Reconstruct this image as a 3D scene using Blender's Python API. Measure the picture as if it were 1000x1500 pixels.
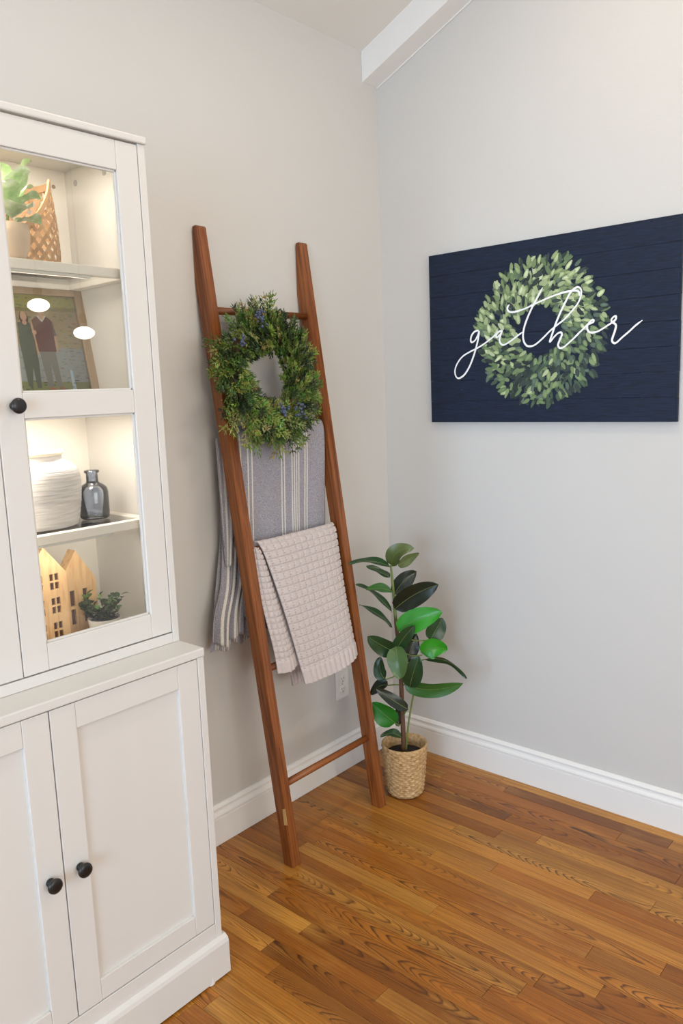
import bpy, bmesh, math, random
from mathutils import Vector, Matrix, noise

scn = bpy.context.scene
col = scn.collection
for o in list(bpy.data.objects):
    bpy.data.objects.remove(o)
R_ = math.radians

# ------------------------------------------------------------------ camera
cd = bpy.data.cameras.new('camera')
cam = bpy.data.objects.new('camera', cd)
col.objects.link(cam)
CF = Vector((0.7425992, 0.6516379, -0.1546433))
CR = Vector((0.6548283, -0.7548960, -0.0364961))
CU = Vector((0.1405219, 0.0741629, 0.9872960))
m = Matrix.Identity(4)
for i in range(3):
    m[i][0], m[i][1], m[i][2] = CR[i], CU[i], -CF[i]
m[0][3], m[1][3], m[2][3] = -2.52691, -1.95936, 1.50269
cam.matrix_world = m
cd.sensor_fit = 'VERTICAL'
cd.sensor_height = 36.0
cd.lens = 1142.84 / 1500 * 36.0
cd.clip_start = 0.05
scn.camera = cam

# ------------------------------------------------------------------ world, exposure
w = bpy.data.worlds.new('world')
scn.world = w
w.use_nodes = True
wb = w.node_tree.nodes['Background']
wb.inputs[0].default_value = (0.72, 0.84, 1.0, 1)
wb.inputs[1].default_value = 1.6
vs = scn.view_settings
vs.view_transform = 'Standard'
vs.look = 'None'
vs.gamma = 1.0
vs.use_curve_mapping = False
vs.exposure = 0.14

def area(name, loc, target, sx, sy, power, color, shape='RECTANGLE'):
    l = bpy.data.lights.new(name, 'AREA')
    l.shape = shape
    l.size = sx
    if shape in ('RECTANGLE', 'ELLIPSE'):
        l.size_y = sy
    l.energy = power
    l.color = color
    o = bpy.data.objects.new(name, l)
    col.objects.link(o)
    o.location = loc
    d = Vector(target) - Vector(loc)
    o.rotation_euler = d.to_track_quat('-Z', 'Y').to_euler()
    return o

# room size (metres); corner of the two visible walls at the origin
RX, RY, EAVE, SL = -5.4, -4.8, 2.740, 0.41
RIDGE = EAVE - SL * RY / 2

# daylight through the two windows behind the camera
area('window_daylight_side', (RX + 0.02, -2.55, 1.5), (0, -2.2, 1.3), 1.9, 1.7, 100, (0.54, 0.75, 1.0))
area('window_daylight_back', (-2.6, RY + 0.02, 1.55), (-2.3, 0, 1.2), 2.4, 1.6, 62, (1.0, 0.95, 0.87))
sl = area('added_sidelight', (RX + 0.02, -0.68, 1.1), (0, -0.62, 1.05), 0.55, 1.8, 3.2, (0.52, 0.75, 1.0))
sl.data.spread = R_(38)  # added narrow beam that makes the bright band on the right wall

# ------------------------------------------------------------------ materials
MATS = {}
def srgb(r, g, b):
    f = lambda c: (c / 255 / 12.92) if c / 255 <= 0.04045 else ((c / 255 + 0.055) / 1.055) ** 2.4
    return (f(r), f(g), f(b), 1.0)

class NT:
    def __init__(self, name):
        self.m = bpy.data.materials.new(name)
        self.m.use_nodes = True
        self.t = self.m.node_tree
        self.b = self.t.nodes['Principled BSDF']
        MATS[name] = self.m
    def n(self, typ, **kw):
        nd = self.t.nodes.new(typ)
        for k, v in kw.items():
            setattr(nd, k, v)
        return nd
    def l(self, a, b):
        self.t.links.new(a, b)
    def val(self, nd, key, v):
        nd.inputs[key].default_value = v
    def math(self, op, a, b=None, c=None):
        nd = self.n('ShaderNodeMath', operation=op)
        for i, x in enumerate((a, b, c)):
            if x is None: continue
            if isinstance(x, (int, float)): nd.inputs[i].default_value = x
            else: self.l(x, nd.inputs[i])
        return nd.outputs[0]
    def mix(self, fac, a, b, blend='MIX'):
        nd = self.n('ShaderNodeMix', data_type='RGBA', blend_type=blend)
        for i, x in ((0, fac), (6, a), (7, b)):
            if isinstance(x, (int, float, tuple)): nd.inputs[i].default_value = x
            else: self.l(x, nd.inputs[i])
        return nd.outputs[2]
    def ramp(self, fac, stops):
        nd = self.n('ShaderNodeValToRGB')
        e = nd.color_ramp.elements
        while len(e) < len(stops): e.new(0.5)
        for k, (p, c) in enumerate(stops):
            e[k].position = p
            e[k].color = c
        self.l(fac, nd.inputs[0])
        return nd.outputs[0]
    def coord(self, scale=(1, 1, 1), rnd=False, out='Object'):
        tc = self.n('ShaderNodeTexCoord')
        mp = self.n('ShaderNodeMapping')
        mp.inputs['Scale'].default_value = scale
        self.l(tc.outputs[out], mp.inputs['Vector'])
        if rnd:
            oi = self.n('ShaderNodeObjectInfo')
            cb = self.n('ShaderNodeCombineXYZ')
            for k, f in enumerate((37.0, 71.0, 53.0)):
                self.l(self.math('MULTIPLY', oi.outputs['Random'], f), cb.inputs[k])
            self.l(cb.outputs[0], mp.inputs['Location'])
        return mp.outputs[0]
    def noise(self, vec, scale, detail=3, rough=0.5, dist=0):
        nd = self.n('ShaderNodeTexNoise')
        self.l(vec, nd.inputs['Vector'])
        self.val(nd, 'Scale', scale); self.val(nd, 'Detail', detail)
        self.val(nd, 'Roughness', rough); self.val(nd, 'Distortion', dist)
        return nd.outputs['Fac']
    def bump(self, h, strength, dist=0.002):
        nd = self.n('ShaderNodeBump')
        self.val(nd, 'Strength', strength); self.val(nd, 'Distance', dist)
        self.l(h, nd.inputs['Height'])
        self.l(nd.outputs[0], self.b.inputs['Normal'])
    def base(self, c):
        if isinstance(c, tuple): self.b.inputs['Base Color'].default_value = c
        else: self.l(c, self.b.inputs['Base Color'])
    def rough(self, r):
        if isinstance(r, (int, float)): self.b.inputs['Roughness'].default_value = r
        else: self.l(r, self.b.inputs['Roughness'])
    def spec(self, s):
        self.b.inputs['Specular IOR Level'].default_value = s

def plain(name, c, rough=0.5, var=0.06, scale=30, bump=0.0, bscale=200, spec=0.5, stretch=(1, 1, 1)):
    t = NT(name)
    v = t.coord(stretch)
    f = t.noise(v, scale)
    lo = tuple(x * (1 - var) for x in c[:3]) + (1,)
    hi = tuple(min(1, x * (1 + var)) for x in c[:3]) + (1,)
    t.base(t.mix(f, lo, hi))
    t.rough(rough); t.spec(spec)
    if bump:
        t.bump(t.noise(v, bscale, 4), bump, 0.001)
    return t

plain('wall_paint', srgb(203, 200, 195), 0.62, 0.012, 3, 0.35, 160, 0.3)
plain('ceiling_paint', srgb(226, 223, 216), 0.7, 0.01, 3, 0.2, 120, 0.3)
plain('trim_white', srgb(232, 230, 226), 0.35, 0.01, 8)
plain('cabinet_white', srgb(209, 205, 199), 0.42, 0.025, 9, 0.12, 60, 0.4, (1, 1, 0.06))
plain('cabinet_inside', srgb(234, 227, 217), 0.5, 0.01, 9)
plain('black_metal', srgb(22, 21, 21), 0.35, 0.1, 50)
plain('plastic_white', srgb(222, 220, 214), 0.35, 0.01, 20)
plain('dark_slot', srgb(70, 66, 62), 0.6, 0.05, 20)
plain('metal_grey', srgb(160, 155, 150), 0.4, 0.05, 20)
plain('ceramic_cream', srgb(228, 219, 196), 0.5, 0.04, 40)
plain('pot_white', srgb(222, 218, 210), 0.45, 0.03, 30)
plain('bowl_birch', srgb(214, 190, 164), 0.45, 0.10, 6, 0, 1, 0.5, (1, 1, 6))
plain('soil', srgb(30, 24, 20), 0.95, 0.4, 120, 0.8, 150)
plain('house_dark', srgb(78, 44, 34), 0.7, 0.15, 60)
plain('frame_wood', srgb(150, 128, 104), 0.6, 0.18, 40, 0.3, 150, 0.4, (1, 1, 0.15))
plain('wicker_tan', srgb(164, 126, 86), 0.6, 0.22, 60, 0.3, 300)
plain('bark', srgb(96, 66, 44), 0.75, 0.2, 60, 0.5, 200)
plain('stem_green', srgb(108, 124, 62), 0.55, 0.15, 60)
plain('berry_blue', srgb(72, 80, 102), 0.6, 0.2, 90)
plain('script_white', srgb(236, 236, 236), 0.6, 0.02, 60)
plain('floor_dark', srgb(48, 27, 14), 0.7, 0.1, 20)
plain('bare_wood', srgb(196, 160, 100), 0.6, 0.2, 90, 0.3, 200, 0.4, (1, 1, 0.1))
plain('window_frame_white', srgb(235, 235, 232), 0.4, 0.01, 8)

# ceramic vase: rough horizontal throwing lines
t = NT('vase_ceramic')
v = t.coord((1.5, 1.5, 26))
f = t.noise(v, 7, 5, 0.6)
t.base(t.ramp(f, [(0.3, srgb(178, 172, 172)), (0.6, srgb(216, 211, 207))]))
t.rough(0.7); t.bump(f, 0.9, 0.004)

# pale solid house ornament wood
t = NT('house_wood')
v = t.coord((9, 9, 1.1))
f = t.noise(v, 9, 4, 0.55, 0.8)
t.base(t.ramp(f, [(0.3, srgb(176, 134, 90)), (0.5, srgb(206, 166, 118)), (0.75, srgb(216, 180, 134))]))
t.rough(0.6)

# stained ladder wood: grain runs along the local Z
t = NT('ladder_wood')
v = t.coord((14, 14, 0.55), True)
f = t.noise(v, 6, 5, 0.6, 1.2)
v2 = t.coord((60, 60, 1.6), True)
g = t.noise(v2, 8, 3, 0.6)
c1 = t.ramp(f, [(0.28, srgb(80, 36, 10)), (0.45, srgb(128, 69, 26)), (0.62, srgb(160, 94, 40)), (0.8, srgb(114, 57, 20))])
t.base(t.mix(t.math('MULTIPLY', g, 0.45), c1, srgb(72, 36, 14)))
t.rough(0.42); t.bump(g, 0.15, 0.001)

# oak floor plank: cathedral arches on some boards, straight grain on the rest
def floor_wood(name, per_object):
    t = NT(name)
    tc = t.n('ShaderNodeTexCoord')
    sp = t.n('ShaderNodeSeparateXYZ')
    t.l(tc.outputs['Object'], sp.inputs[0])
    oi = t.n('ShaderNodeObjectInfo')
    rnd = oi.outputs['Random']
    wn = t.n('ShaderNodeTexWhiteNoise', noise_dimensions='1D')
    if per_object:
        t.l(t.math('MULTIPLY', rnd, 613.0), wn.inputs['W'])
    else:
        row = t.math('FLOOR', t.math('DIVIDE', sp.outputs[0], 0.0572))
        t.l(row, wn.inputs['W'])
    ws = t.n('ShaderNodeSeparateColor')
    t.l(wn.outputs['Color'], ws.inputs[0])
    r1, r2, r3 = ws.outputs[0], ws.outputs[1], ws.outputs[2]
    cb = t.n('ShaderNodeCombineXYZ')
    t.l(t.math('MULTIPLY_ADD', r1, 31.0, sp.outputs[0]), cb.inputs[0])
    t.l(t.math('MULTIPLY_ADD', r2, 47.0, sp.outputs[1]), cb.inputs[1])
    t.l(t.math('MULTIPLY', r3, 19.0), cb.inputs[2])
    def mp(scale):
        q = t.n('ShaderNodeMapping')
        q.inputs['Scale'].default_value = scale
        t.l(cb.outputs[0], q.inputs['Vector'])
        return q.outputs[0]
    slow = t.noise(mp((9, 1.6, 1)), 1.0, 2, 0.5)
    mid = t.noise(mp((26, 4.5, 1)), 1.0, 3, 0.55)
    fine = t.noise(mp((420, 9, 1)), 1.0, 3, 0.6)
    streak = t.noise(mp((95, 1.7, 1)), 1.0, 4, 0.65)
    patch = t.noise(mp((14, 3.2, 1)), 1.0, 4, 0.6)
    # arch field
    xo = t.math('ADD', sp.outputs[0], t.math('MULTIPLY', t.math('SUBTRACT', r2, 0.5), 0.045))
    x2 = t.math('MULTIPLY', t.math('MULTIPLY', xo, xo), 260.0)
    sgn = t.math('SUBTRACT', t.math('MULTIPLY', t.math('GREATER_THAN', r3, 0.5), 2.0), 1.0)
    yy = t.math('MULTIPLY', sp.outputs[1], sgn)
    field = t.math('ADD', x2, t.math('ADD', yy, t.math('MULTIPLY', slow, 0.75)))
    field = t.math('ADD', t.math('MULTIPLY', field, t.math('MULTIPLY_ADD', r2, 12.0, 12.0)), t.math('MULTIPLY', mid, 2.3))
    saw = t.math('FRACT', field)
    arch = t.ramp(saw, [(0.0, (0, 0, 0, 1)), (0.55, (0.10, 0.10, 0.10, 1)), (0.86, (1, 1, 1, 1)), (1.0, (0.05, 0.05, 0.05, 1))])
    # straight grain
    sf = t.math('ADD', t.math('MULTIPLY', sp.outputs[0], 120.0), t.math('MULTIPLY', mid, 3.5))
    sf = t.math('ADD', sf, t.math('MULTIPLY', slow, 3.0))
    stra = t.ramp(t.math('FRACT', sf), [(0.0, (0, 0, 0, 1)), (0.6, (0.12, 0.12, 0.12, 1)), (0.9, (0.42, 0.42, 0.42, 1)), (1.0, (0, 0, 0, 1))])
    isarch = t.math('GREATER_THAN', r1, 0.66)
    arch = t.math('MULTIPLY', arch, t.ramp(t.noise(mp((16, 2.2, 1)), 1.0, 2, 0.5), [(0.32, (0.25, 0.25, 0.25, 1)), (0.52, (1, 1, 1, 1))]))
    grain = t.mix(isarch, stra, arch)
    tone = t.ramp(r2, [(0.0, srgb(128, 74, 20)), (0.22, srgb(168, 100, 28)), (0.55, srgb(192, 120, 38)), (0.8, srgb(214, 152, 66)), (1.0, srgb(150, 90, 28))])
    blotch = t.mix(t.math('MULTIPLY', t.ramp(slow, [(0.35, (0, 0, 0, 1)), (0.75, (1, 1, 1, 1))]), 0.45), tone, srgb(104, 60, 22))
    light = t.mix(t.math('MULTIPLY', t.ramp(patch, [(0.50, (0, 0, 0, 1)), (0.72, (1, 1, 1, 1))]), 0.45), blotch, srgb(214, 156, 74))
    blotch = t.mix(t.math('MULTIPLY', t.ramp(streak, [(0.46, (0, 0, 0, 1)), (0.68, (1, 1, 1, 1))]), 0.55), light, srgb(112, 62, 18))
    gcol = t.mix(t.math('MULTIPLY', grain, t.math('MULTIPLY_ADD', r3, 0.22, 0.76)), blotch, srgb(58, 25, 4))
    t.base(t.mix(t.math('MULTIPLY', t.ramp(fine, [(0.45, (0, 0, 0, 1)), (0.75, (1, 1, 1, 1))]), 0.3), gcol, srgb(92, 50, 18)))
    t.rough(t.math('MULTIPLY_ADD', fine, 0.12, 0.26)); t.spec(0.45)
    t.bump(t.math('MULTIPLY', fine, 1.0), 0.06, 0.001)
floor_wood('floor_oak', True)
floor_wood('floor_oak_rows', False)

# navy sign boards
t = NT('navy_board')
v = t.coord((1, 3, 40), True)
f = t.noise(v, 7, 4, 0.6)
v2 = t.coord((1, 60, 90), True)
sp_ = t.noise(v2, 1.0, 2, 0.5)
speck = t.ramp(sp_, [(0.80, (0, 0, 0, 1)), (0.83, (1, 1, 1, 1))])
c1 = t.ramp(f, [(0.3, srgb(15, 22, 34)), (0.7, srgb(25, 39, 64))])
t.base(t.mix(t.math('MULTIPLY', speck, 0.6), c1, srgb(205, 205, 205)))
t.rough(0.65); t.spec(0.3); t.bump(f, 0.3, 0.002)

# painted wreath leaves, colour per leaf from a colour attribute
def attr_mat(name, rough, sub=0.0):
    t = NT(name)
    a = t.n('ShaderNodeAttribute')
    a.attribute_name = 'tint'
    f = t.noise(t.coord(), 140)
    t.base(t.mix(t.math('MULTIPLY', f, 0.12), a.outputs['Color'], (0.02, 0.03, 0.01, 1)))
    t.rough(rough)
    return t
attr_mat('painted_leaf', 0.6)
attr_mat('juniper', 0.6)
attr_mat('small_foliage', 0.5)
attr_mat('photo_paint', 0.3)

# woven seagrass
t = NT('seagrass')
v = t.coord((1, 1, 1))
f = t.noise(v, 90, 4, 0.6)
t.base(t.ramp(f, [(0.25, srgb(132, 98, 60)), (0.5, srgb(188, 152, 104)), (0.8, srgb(216, 186, 140))]))
t.rough(0.7)

# rubber plant leaves in a few greens
def leaf_mat(name, top, under):
    t = NT(name)
    geo = t.n('ShaderNodeNewGeometry')
    f = t.noise(t.coord((1, 1, 1), True), 22, 3)
    tc = t.mix(f, tuple(x * 0.72 for x in top[:3]) + (1,), tuple(min(1, x * 1.18) for x in top[:3]) + (1,))
    t.base(t.mix(geo.outputs['Backfacing'], tc, under))
    t.rough(0.34)
    t.b.inputs['Subsurface Weight'].default_value = 0.0
leaf_mat('leaf_d', srgb(34, 66, 34), srgb(78, 92, 52))
leaf_mat('leaf_k', srgb(24, 36, 24), srgb(58, 60, 40))
leaf_mat('leaf_m', srgb(50, 98, 38), srgb(86, 108, 56))
leaf_mat('leaf_g', srgb(30, 112, 30), srgb(70, 110, 50))
leaf_mat('leaf_b', srgb(44, 140, 28), srgb(90, 140, 60))
leaf_mat('leaf_o', srgb(84, 98, 50), srgb(98, 112, 60))
leaf_mat('leaf_u', srgb(74, 104, 54), srgb(110, 130, 86))

# throws
t = NT('knit_wool')
v = t.coord()
f = t.noise(v, 320, 4, 0.65)
t.base(t.mix(f, srgb(178, 167, 163), srgb(218, 207, 203)))
t.rough(0.95); t.spec(0.1); t.bump(f, 0.5, 0.002)
t.b.inputs['Sheen Weight'].default_value = 0.2

def stripe_mat(name, stops):
    """grey cotton with woven cream stripes; stripes follow the cloth's U coordinate"""
    t = NT(name)
    uv = t.n('ShaderNodeUVMap')
    sp = t.n('ShaderNodeSeparateXYZ')
    t.l(uv.outputs[0], sp.inputs[0])
    u = sp.outputs[0]
    fac = None
    for c_, hw in stops:
        d = t.math('ABSOLUTE', t.math('SUBTRACT', u, c_))
        k = t.math('LESS_THAN', d, hw)
        fac = k if fac is None else t.math('MAXIMUM', fac, k)
    q = t.n('ShaderNodeMapping')
    q.inputs['Scale'].default_value = (1, 1, 1)
    t.l(t.n('ShaderNodeTexCoord').outputs['Object'], q.inputs['Vector'])
    f = t.ramp(t.noise(q.outputs[0], 360, 4, 0.75), [(0.3, (0, 0, 0, 1)), (0.7, (1, 1, 1, 1))])
    grey = t.mix(f, srgb(110, 108, 117), srgb(190, 187, 193))
    cream = t.mix(f, srgb(198, 192, 182), srgb(232, 228, 218))
    t.base(t.mix(fac, grey, cream))
    t.rough(0.95); t.spec(0.1); t.bump(f, 0.4, 0.001)
stripe_mat('striped_cotton', [(x_, .0026) for x_ in (0.008, 0.038, 0.055, 0.186, 0.199, 0.235, 0.246, 0.257, 0.268, 0.299, 0.310)])
stripe_mat('striped_cotton_back', [(x_, .0026) for x_ in (0.028, 0.038, 0.062, 0.071, 0.080, 0.100, 0.109, 0.128, 0.137, 0.155, 0.164, 0.173, 0.20, 0.21, 0.24, 0.25, 0.29, 0.30, 0.34, 0.35, 0.39, 0.40)])
stripe_mat('striped_cotton_flap', [(x_, .0024) for x_ in (0.006, 0.020, 0.029)])

# clear pane: fresnel mix of see-through and mirror
def glass(name, tint, rough=0.0, ior=1.5, refl=1.0):
    t = NT(name)
    t.t.nodes.remove(t.b)
    tr = t.n('ShaderNodeBsdfTransparent'); tr.inputs[0].default_value = tint
    gl = t.n('ShaderNodeBsdfGlossy'); gl.inputs['Roughness'].default_value = rough
    fr = t.n('ShaderNodeFresnel'); fr.inputs[0].default_value = ior
    mx = t.n('ShaderNodeMixShader')
    t.l(t.math('MULTIPLY', fr.outputs[0], refl), mx.inputs[0])
    t.l(tr.outputs[0], mx.inputs[1]); t.l(gl.outputs[0], mx.inputs[2])
    t.l(mx.outputs[0], t.t.nodes['Material Output'].inputs[0])
glass('pane_glass', (0.97, 0.98, 0.97, 1))
glass('shelf_glass', (0.95, 0.965, 0.955, 1), 0.02)
glass('bottle_glass', (0.78, 0.82, 0.90, 1), 0.02, 1.5, 1.4)

def emit(name, c, s):
    t = NT(name)
    t.b.inputs['Base Color'].default_value = c
    t.b.inputs['Emission Color'].default_value = c
    t.b.inputs['Emission Strength'].default_value = s
emit('lamp_warm', (1.0, 0.86, 0.68, 1), 6.0)
emit('globe_warm', (1.0, 0.90, 0.78, 1), 22.0)
emit('led_warm', (1.0, 0.88, 0.72, 1), 3.0)

# ------------------------------------------------------------------ mesh helpers
def link(name, me, mat=None, parent=None, loc=None, rot=None, smooth=False):
    o = bpy.data.objects.new(name, me)
    col.objects.link(o)
    if mat:
        for mm in (mat if isinstance(mat, (list, tuple)) else [mat]):
            me.materials.append(MATS[mm])
    if parent: o.parent = parent
    if loc is not None: o.location = loc
    if rot is not None: o.rotation_euler = rot
    if smooth:
        me.polygons.foreach_set('use_smooth', [True] * len(me.polygons))
    return o

def from_bm(name, bm, mat, parent=None, smooth=False, **kw):
    bmesh.ops.recalc_face_normals(bm, faces=bm.faces)
    me = bpy.data.meshes.new(name)
    bm.to_mesh(me); bm.free()
    return link(name, me, mat, parent, smooth=smooth, **kw)

def from_py(name, v, f, mat, parent=None, smooth=False, **kw):
    me = bpy.data.meshes.new(name)
    me.from_pydata(v, [], f)
    me.update()
    return link(name, me, mat, parent, smooth=smooth, **kw)

def tag(o, label=None, cat=None, group=None, kind=None):
    if label: o['label'] = label
    if cat: o['category'] = cat
    if group: o['group'] = group
    if kind: o['kind'] = kind
    return o

def thing(name, label, cat, loc=(0, 0, 0), rot=(0, 0, 0), group=None):
    o = bpy.data.objects.new(name, None)
    o.empty_display_size = 0.05
    col.objects.link(o)
    o.location = loc; o.rotation_euler = rot
    return tag(o, label, cat, group)

def bx(bm, x0, x1, y0, y1, z0, z1, bev=0.0):
    vs_ = [bm.verts.new(p) for p in ((x0, y0, z0), (x1, y0, z0), (x1, y1, z0), (x0, y1, z0), (x0, y0, z1), (x1, y0, z1), (x1, y1, z1), (x0, y1, z1))]
    fs = [bm.faces.new([vs_[i] for i in q]) for q in ((0, 3, 2, 1), (4, 5, 6, 7), (0, 1, 5, 4), (1, 2, 6, 5), (2, 3, 7, 6), (3, 0, 4, 7))]
    if bev > 0:
        es = list({e for f in fs for e in f.edges})
        bmesh.ops.bevel(bm, geom=es, offset=bev, segments=2, affect='EDGES', profile=0.5)

def box(name, x0, x1, y0, y1, z0, z1, mat, parent=None, bev=0.0, **kw):
    bm = bmesh.new()
    bx(bm, min(x0, x1), max(x0, x1), min(y0, y1), max(y0, y1), min(z0, z1), max(z0, z1), bev)
    return from_bm(name, bm, mat, parent, **kw)

def prism(bm, pts, a, b):
    """pts: list of 3D points of a planar outline; a, b: offset vectors for the two caps"""
    A = [bm.verts.new(Vector(p) + Vector(a)) for p in pts]
    B = [bm.verts.new(Vector(p) + Vector(b)) for p in pts]
    n = len(pts)
    bm.faces.new(A); bm.faces.new(B[::-1])
    for i in range(n):
        bm.faces.new([A[i], B[i], B[(i + 1) % n], A[(i + 1) % n]])

def lathe(bm, prof, seg=32, c=(0, 0, 0), cap=True):
    rings = []
    for r, z in prof:
        rings.append([bm.verts.new((c[0] + r * math.cos(2 * math.pi * k / seg), c[1] + r * math.sin(2 * math.pi * k / seg), c[2] + z)) for k in range(seg)])
    for a, b in zip(rings, rings[1:]):
        for k in range(seg):
            bm.faces.new([a[k], a[(k + 1) % seg], b[(k + 1) % seg], b[k]])
    if cap:
        bm.faces.new(rings[0][::-1]); bm.faces.new(rings[-1])

def frame_axes(d):
    d = d.normalized()
    u = Vector((0, 0, 1)) if abs(d.z) < 0.9 else Vector((1, 0, 0))
    a = d.cross(u).normalized()
    return a, d.cross(a).normalized()

def tube(bm, pts, radii, seg=10):
    pts = [Vector(p) for p in pts]
    if isinstance(radii, (int, float)): radii = [radii] * len(pts)
    rings = []
    for i, p in enumerate(pts):
        d = pts[min(i + 1, len(pts) - 1)] - pts[max(i - 1, 0)]
        a, b = frame_axes(d)
        rings.append([bm.verts.new(p + (a * math.cos(2 * math.pi * k / seg) + b * math.sin(2 * math.pi * k / seg)) * radii[i]) for k in range(seg)])
    for a, b in zip(rings, rings[1:]):
        for k in range(seg):
            bm.faces.new([a[k], a[(k + 1) % seg], b[(k + 1) % seg], b[k]])
    bm.faces.new(rings[0][::-1]); bm.faces.new(rings[-1])

def catmull(pts, n=6):
    pts = [Vector(p) for p in pts]
    out = []
    for i in range(len(pts) - 1):
        p0, p1, p2, p3 = pts[max(i - 1, 0)], pts[i], pts[i + 1], pts[min(i + 2, len(pts) - 1)]
        for k in range(n):
            s = k / n
            out.append(0.5 * ((2 * p1) + (p2 - p0) * s + (2 * p0 - 5 * p1 + 4 * p2 - p3) * s * s + (3 * p1 - p0 - 3 * p2 + p3) * s ** 3))
    out.append(pts[-1])
    return out

def set_tint(me, cols):
    a = me.color_attributes.new('tint', 'FLOAT_COLOR', 'POINT')
    flat = []
    for c in cols: flat.extend((c[0], c[1], c[2], 1.0))
    a.data.foreach_set('color', flat)

# ================================================================== THE SETTING
def ceil_z(y):
    return EAVE - SL * y if y > RY / 2 else EAVE - SL * (RY - y)

bm = bmesh.new(); bx(bm, RX - 0.1, 0.1, RY - 0.1, 0.1, -0.08, -0.0125)
floor = tag(from_bm('floor', bm, 'floor_dark'), 'stained oak strip floor', None, kind='structure')

# oak planks run parallel to the right-hand wall
PW, PT = 0.0572, 0.012
rng = random.Random(11)
NROW, YEND = 46, -2.4
for r in range(NROW):
    x1 = -0.002 - r * PW
    y = -0.002 + 0.0
    first = True
    while y > YEND:
        L = rng.uniform(0.45, 1.25)
        if first: L *= rng.uniform(0.25, 1.0); first = False
        y0 = max(y - L, YEND)
        hw, hl = PW / 2 - 0.0004, (y - y0) / 2 - 0.0004
        if hl < 0.02: break
        b = 0.0007
        vv = [(-hw, -hl, -PT), (hw, -hl, -PT), (hw, hl, -PT), (-hw, hl, -PT),
              (-hw, -hl, -b), (hw, -hl, -b), (hw, hl, -b), (-hw, hl, -b),
              (-hw + b, -hl + b, 0), (hw - b, -hl + b, 0), (hw - b, hl - b, 0), (-hw + b, hl - b, 0)]
        ff = [(0, 3, 2, 1), (8, 9, 10, 11)]
        for k in range(4):
            ff += [(k, (k + 1) % 4, 4 + (k + 1) % 4, 4 + k), (4 + k, 4 + (k + 1) % 4, 8 + (k + 1) % 4, 8 + k)]
        from_py('plank', vv, ff, 'floor_oak', floor, loc=(x1 - PW / 2, (y + y0) / 2, 0))
        y = y0
# the rest of the floor, outside the camera's reach
bm = bmesh.new()
xe = -0.002 - NROW * PW
r = 0
while xe - (r + 1) * PW > RX:
    bx(bm, xe - (r + 1) * PW + 0.0004, xe - r * PW - 0.0004, RY + 0.01, -0.002, -PT, 0); r += 1
for r in range(NROW):
    x1 = -0.002 - r * PW
    bx(bm, x1 - PW + 0.0004, x1 - 0.0004, RY + 0.01, YEND - 0.0006, -PT, 0)
tag(from_bm('outer_planks', bm, 'floor_oak_rows', floor), kind='stuff')

def wall_prism(name, pts, off):
    bm = bmesh.new(); prism(bm, pts, (0, 0, 0), off)
    return tag(from_bm(name, bm, 'wall_paint'), kind='structure')
wl = wall_prism('wall_left', [(RX, 0, -0.08), (0.1, 0, -0.08), (0.1, 0, EAVE + 0.05), (RX, 0, EAVE + 0.05)], (0, 0.1, 0))
wl['label'] = 'light greige wall behind the ladder'
wr = wall_prism('wall_right', [(0, RY, -0.08), (0, 0, -0.08), (0, 0, EAVE + 0.04), (0, RY / 2, RIDGE + 0.04), (0, RY, EAVE + 0.04)], (0.1, 0, 0))
wr['label'] = 'light grey gable wall carrying the navy sign'

def holed_wall(name, quad_fn, a0, a1, z1, *holes):
    """rectangular wall with window openings, from blocks; quad_fn maps (a0,a1,z0,z1) to a box"""
    bm = bmesh.new()
    at = a0
    for wa0, wa1, wz0, wz1 in holes:
        for q in ((at, wa0, -0.08, z1), (wa0, wa1, -0.08, wz0), (wa0, wa1, wz1, z1)):
            bx(bm, *quad_fn(*q))
        at = wa1
    bx(bm, *quad_fn(at, a1, -0.08, z1))
    return tag(from_bm(name, bm, 'wall_paint'), kind='structure')
holed_wall('wall_back', lambda a, b, c, d: (a, b, RY - 0.1, RY, c, d), RX, 0.1, EAVE + 0.05, (-3.8, -1.4, 0.75, 2.35))
holed_wall('wall_far', lambda a, b, c, d: (RX - 0.1, RX, a, b, c, d), RY, 0.0, EAVE, (-3.5, -1.6, 0.65, 2.35), (-0.96, -0.40, 0.18, 2.05))
wall_prism('wall_gable', [(RX, RY, EAVE), (RX, 0, EAVE), (RX, RY / 2, RIDGE + 0.03)], (-0.1, 0, 0))
def window(name, fn, a0, a1, z0, z1):
    bm = bmesh.new(); t_ = 0.05
    for q in ((a0, a0 + t_, z0, z1), (a1 - t_, a1, z0, z1), (a0, a1, z0, z0 + t_), (a0, a1, z1 - t_, z1), ((a0 + a1) / 2 - 0.02, (a0 + a1) / 2 + 0.02, z0, z1)):
        bx(bm, *fn(*q, 0.03))
    o = tag(from_bm(name, bm, 'window_frame_white'), kind='structure')
    bm = bmesh.new(); bx(bm, *fn(a0 + 0.03, a1 - 0.03, z0 + 0.03, z1 - 0.03, 0.002))
    from_bm('pane', bm, 'pane_glass', o)
window('window_1', lambda a, b, c, d, e: (a, b, RY - 0.06 - e, RY - 0.06 + e, c, d), -3.8, -1.4, 0.75, 2.35)
window('window_2', lambda a, b, c, d, e: (RX - 0.06 - e, RX - 0.06 + e, a, b, c, d), -3.5, -1.6, 0.65, 2.35)
window('added_window', lambda a, b, c, d, e: (RX - 0.06 - e, RX - 0.06 + e, a, b, c, d), -0.96, -0.40, 0.18, 2.05)  # unseen narrow window, added to go with the wall's bright band

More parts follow.
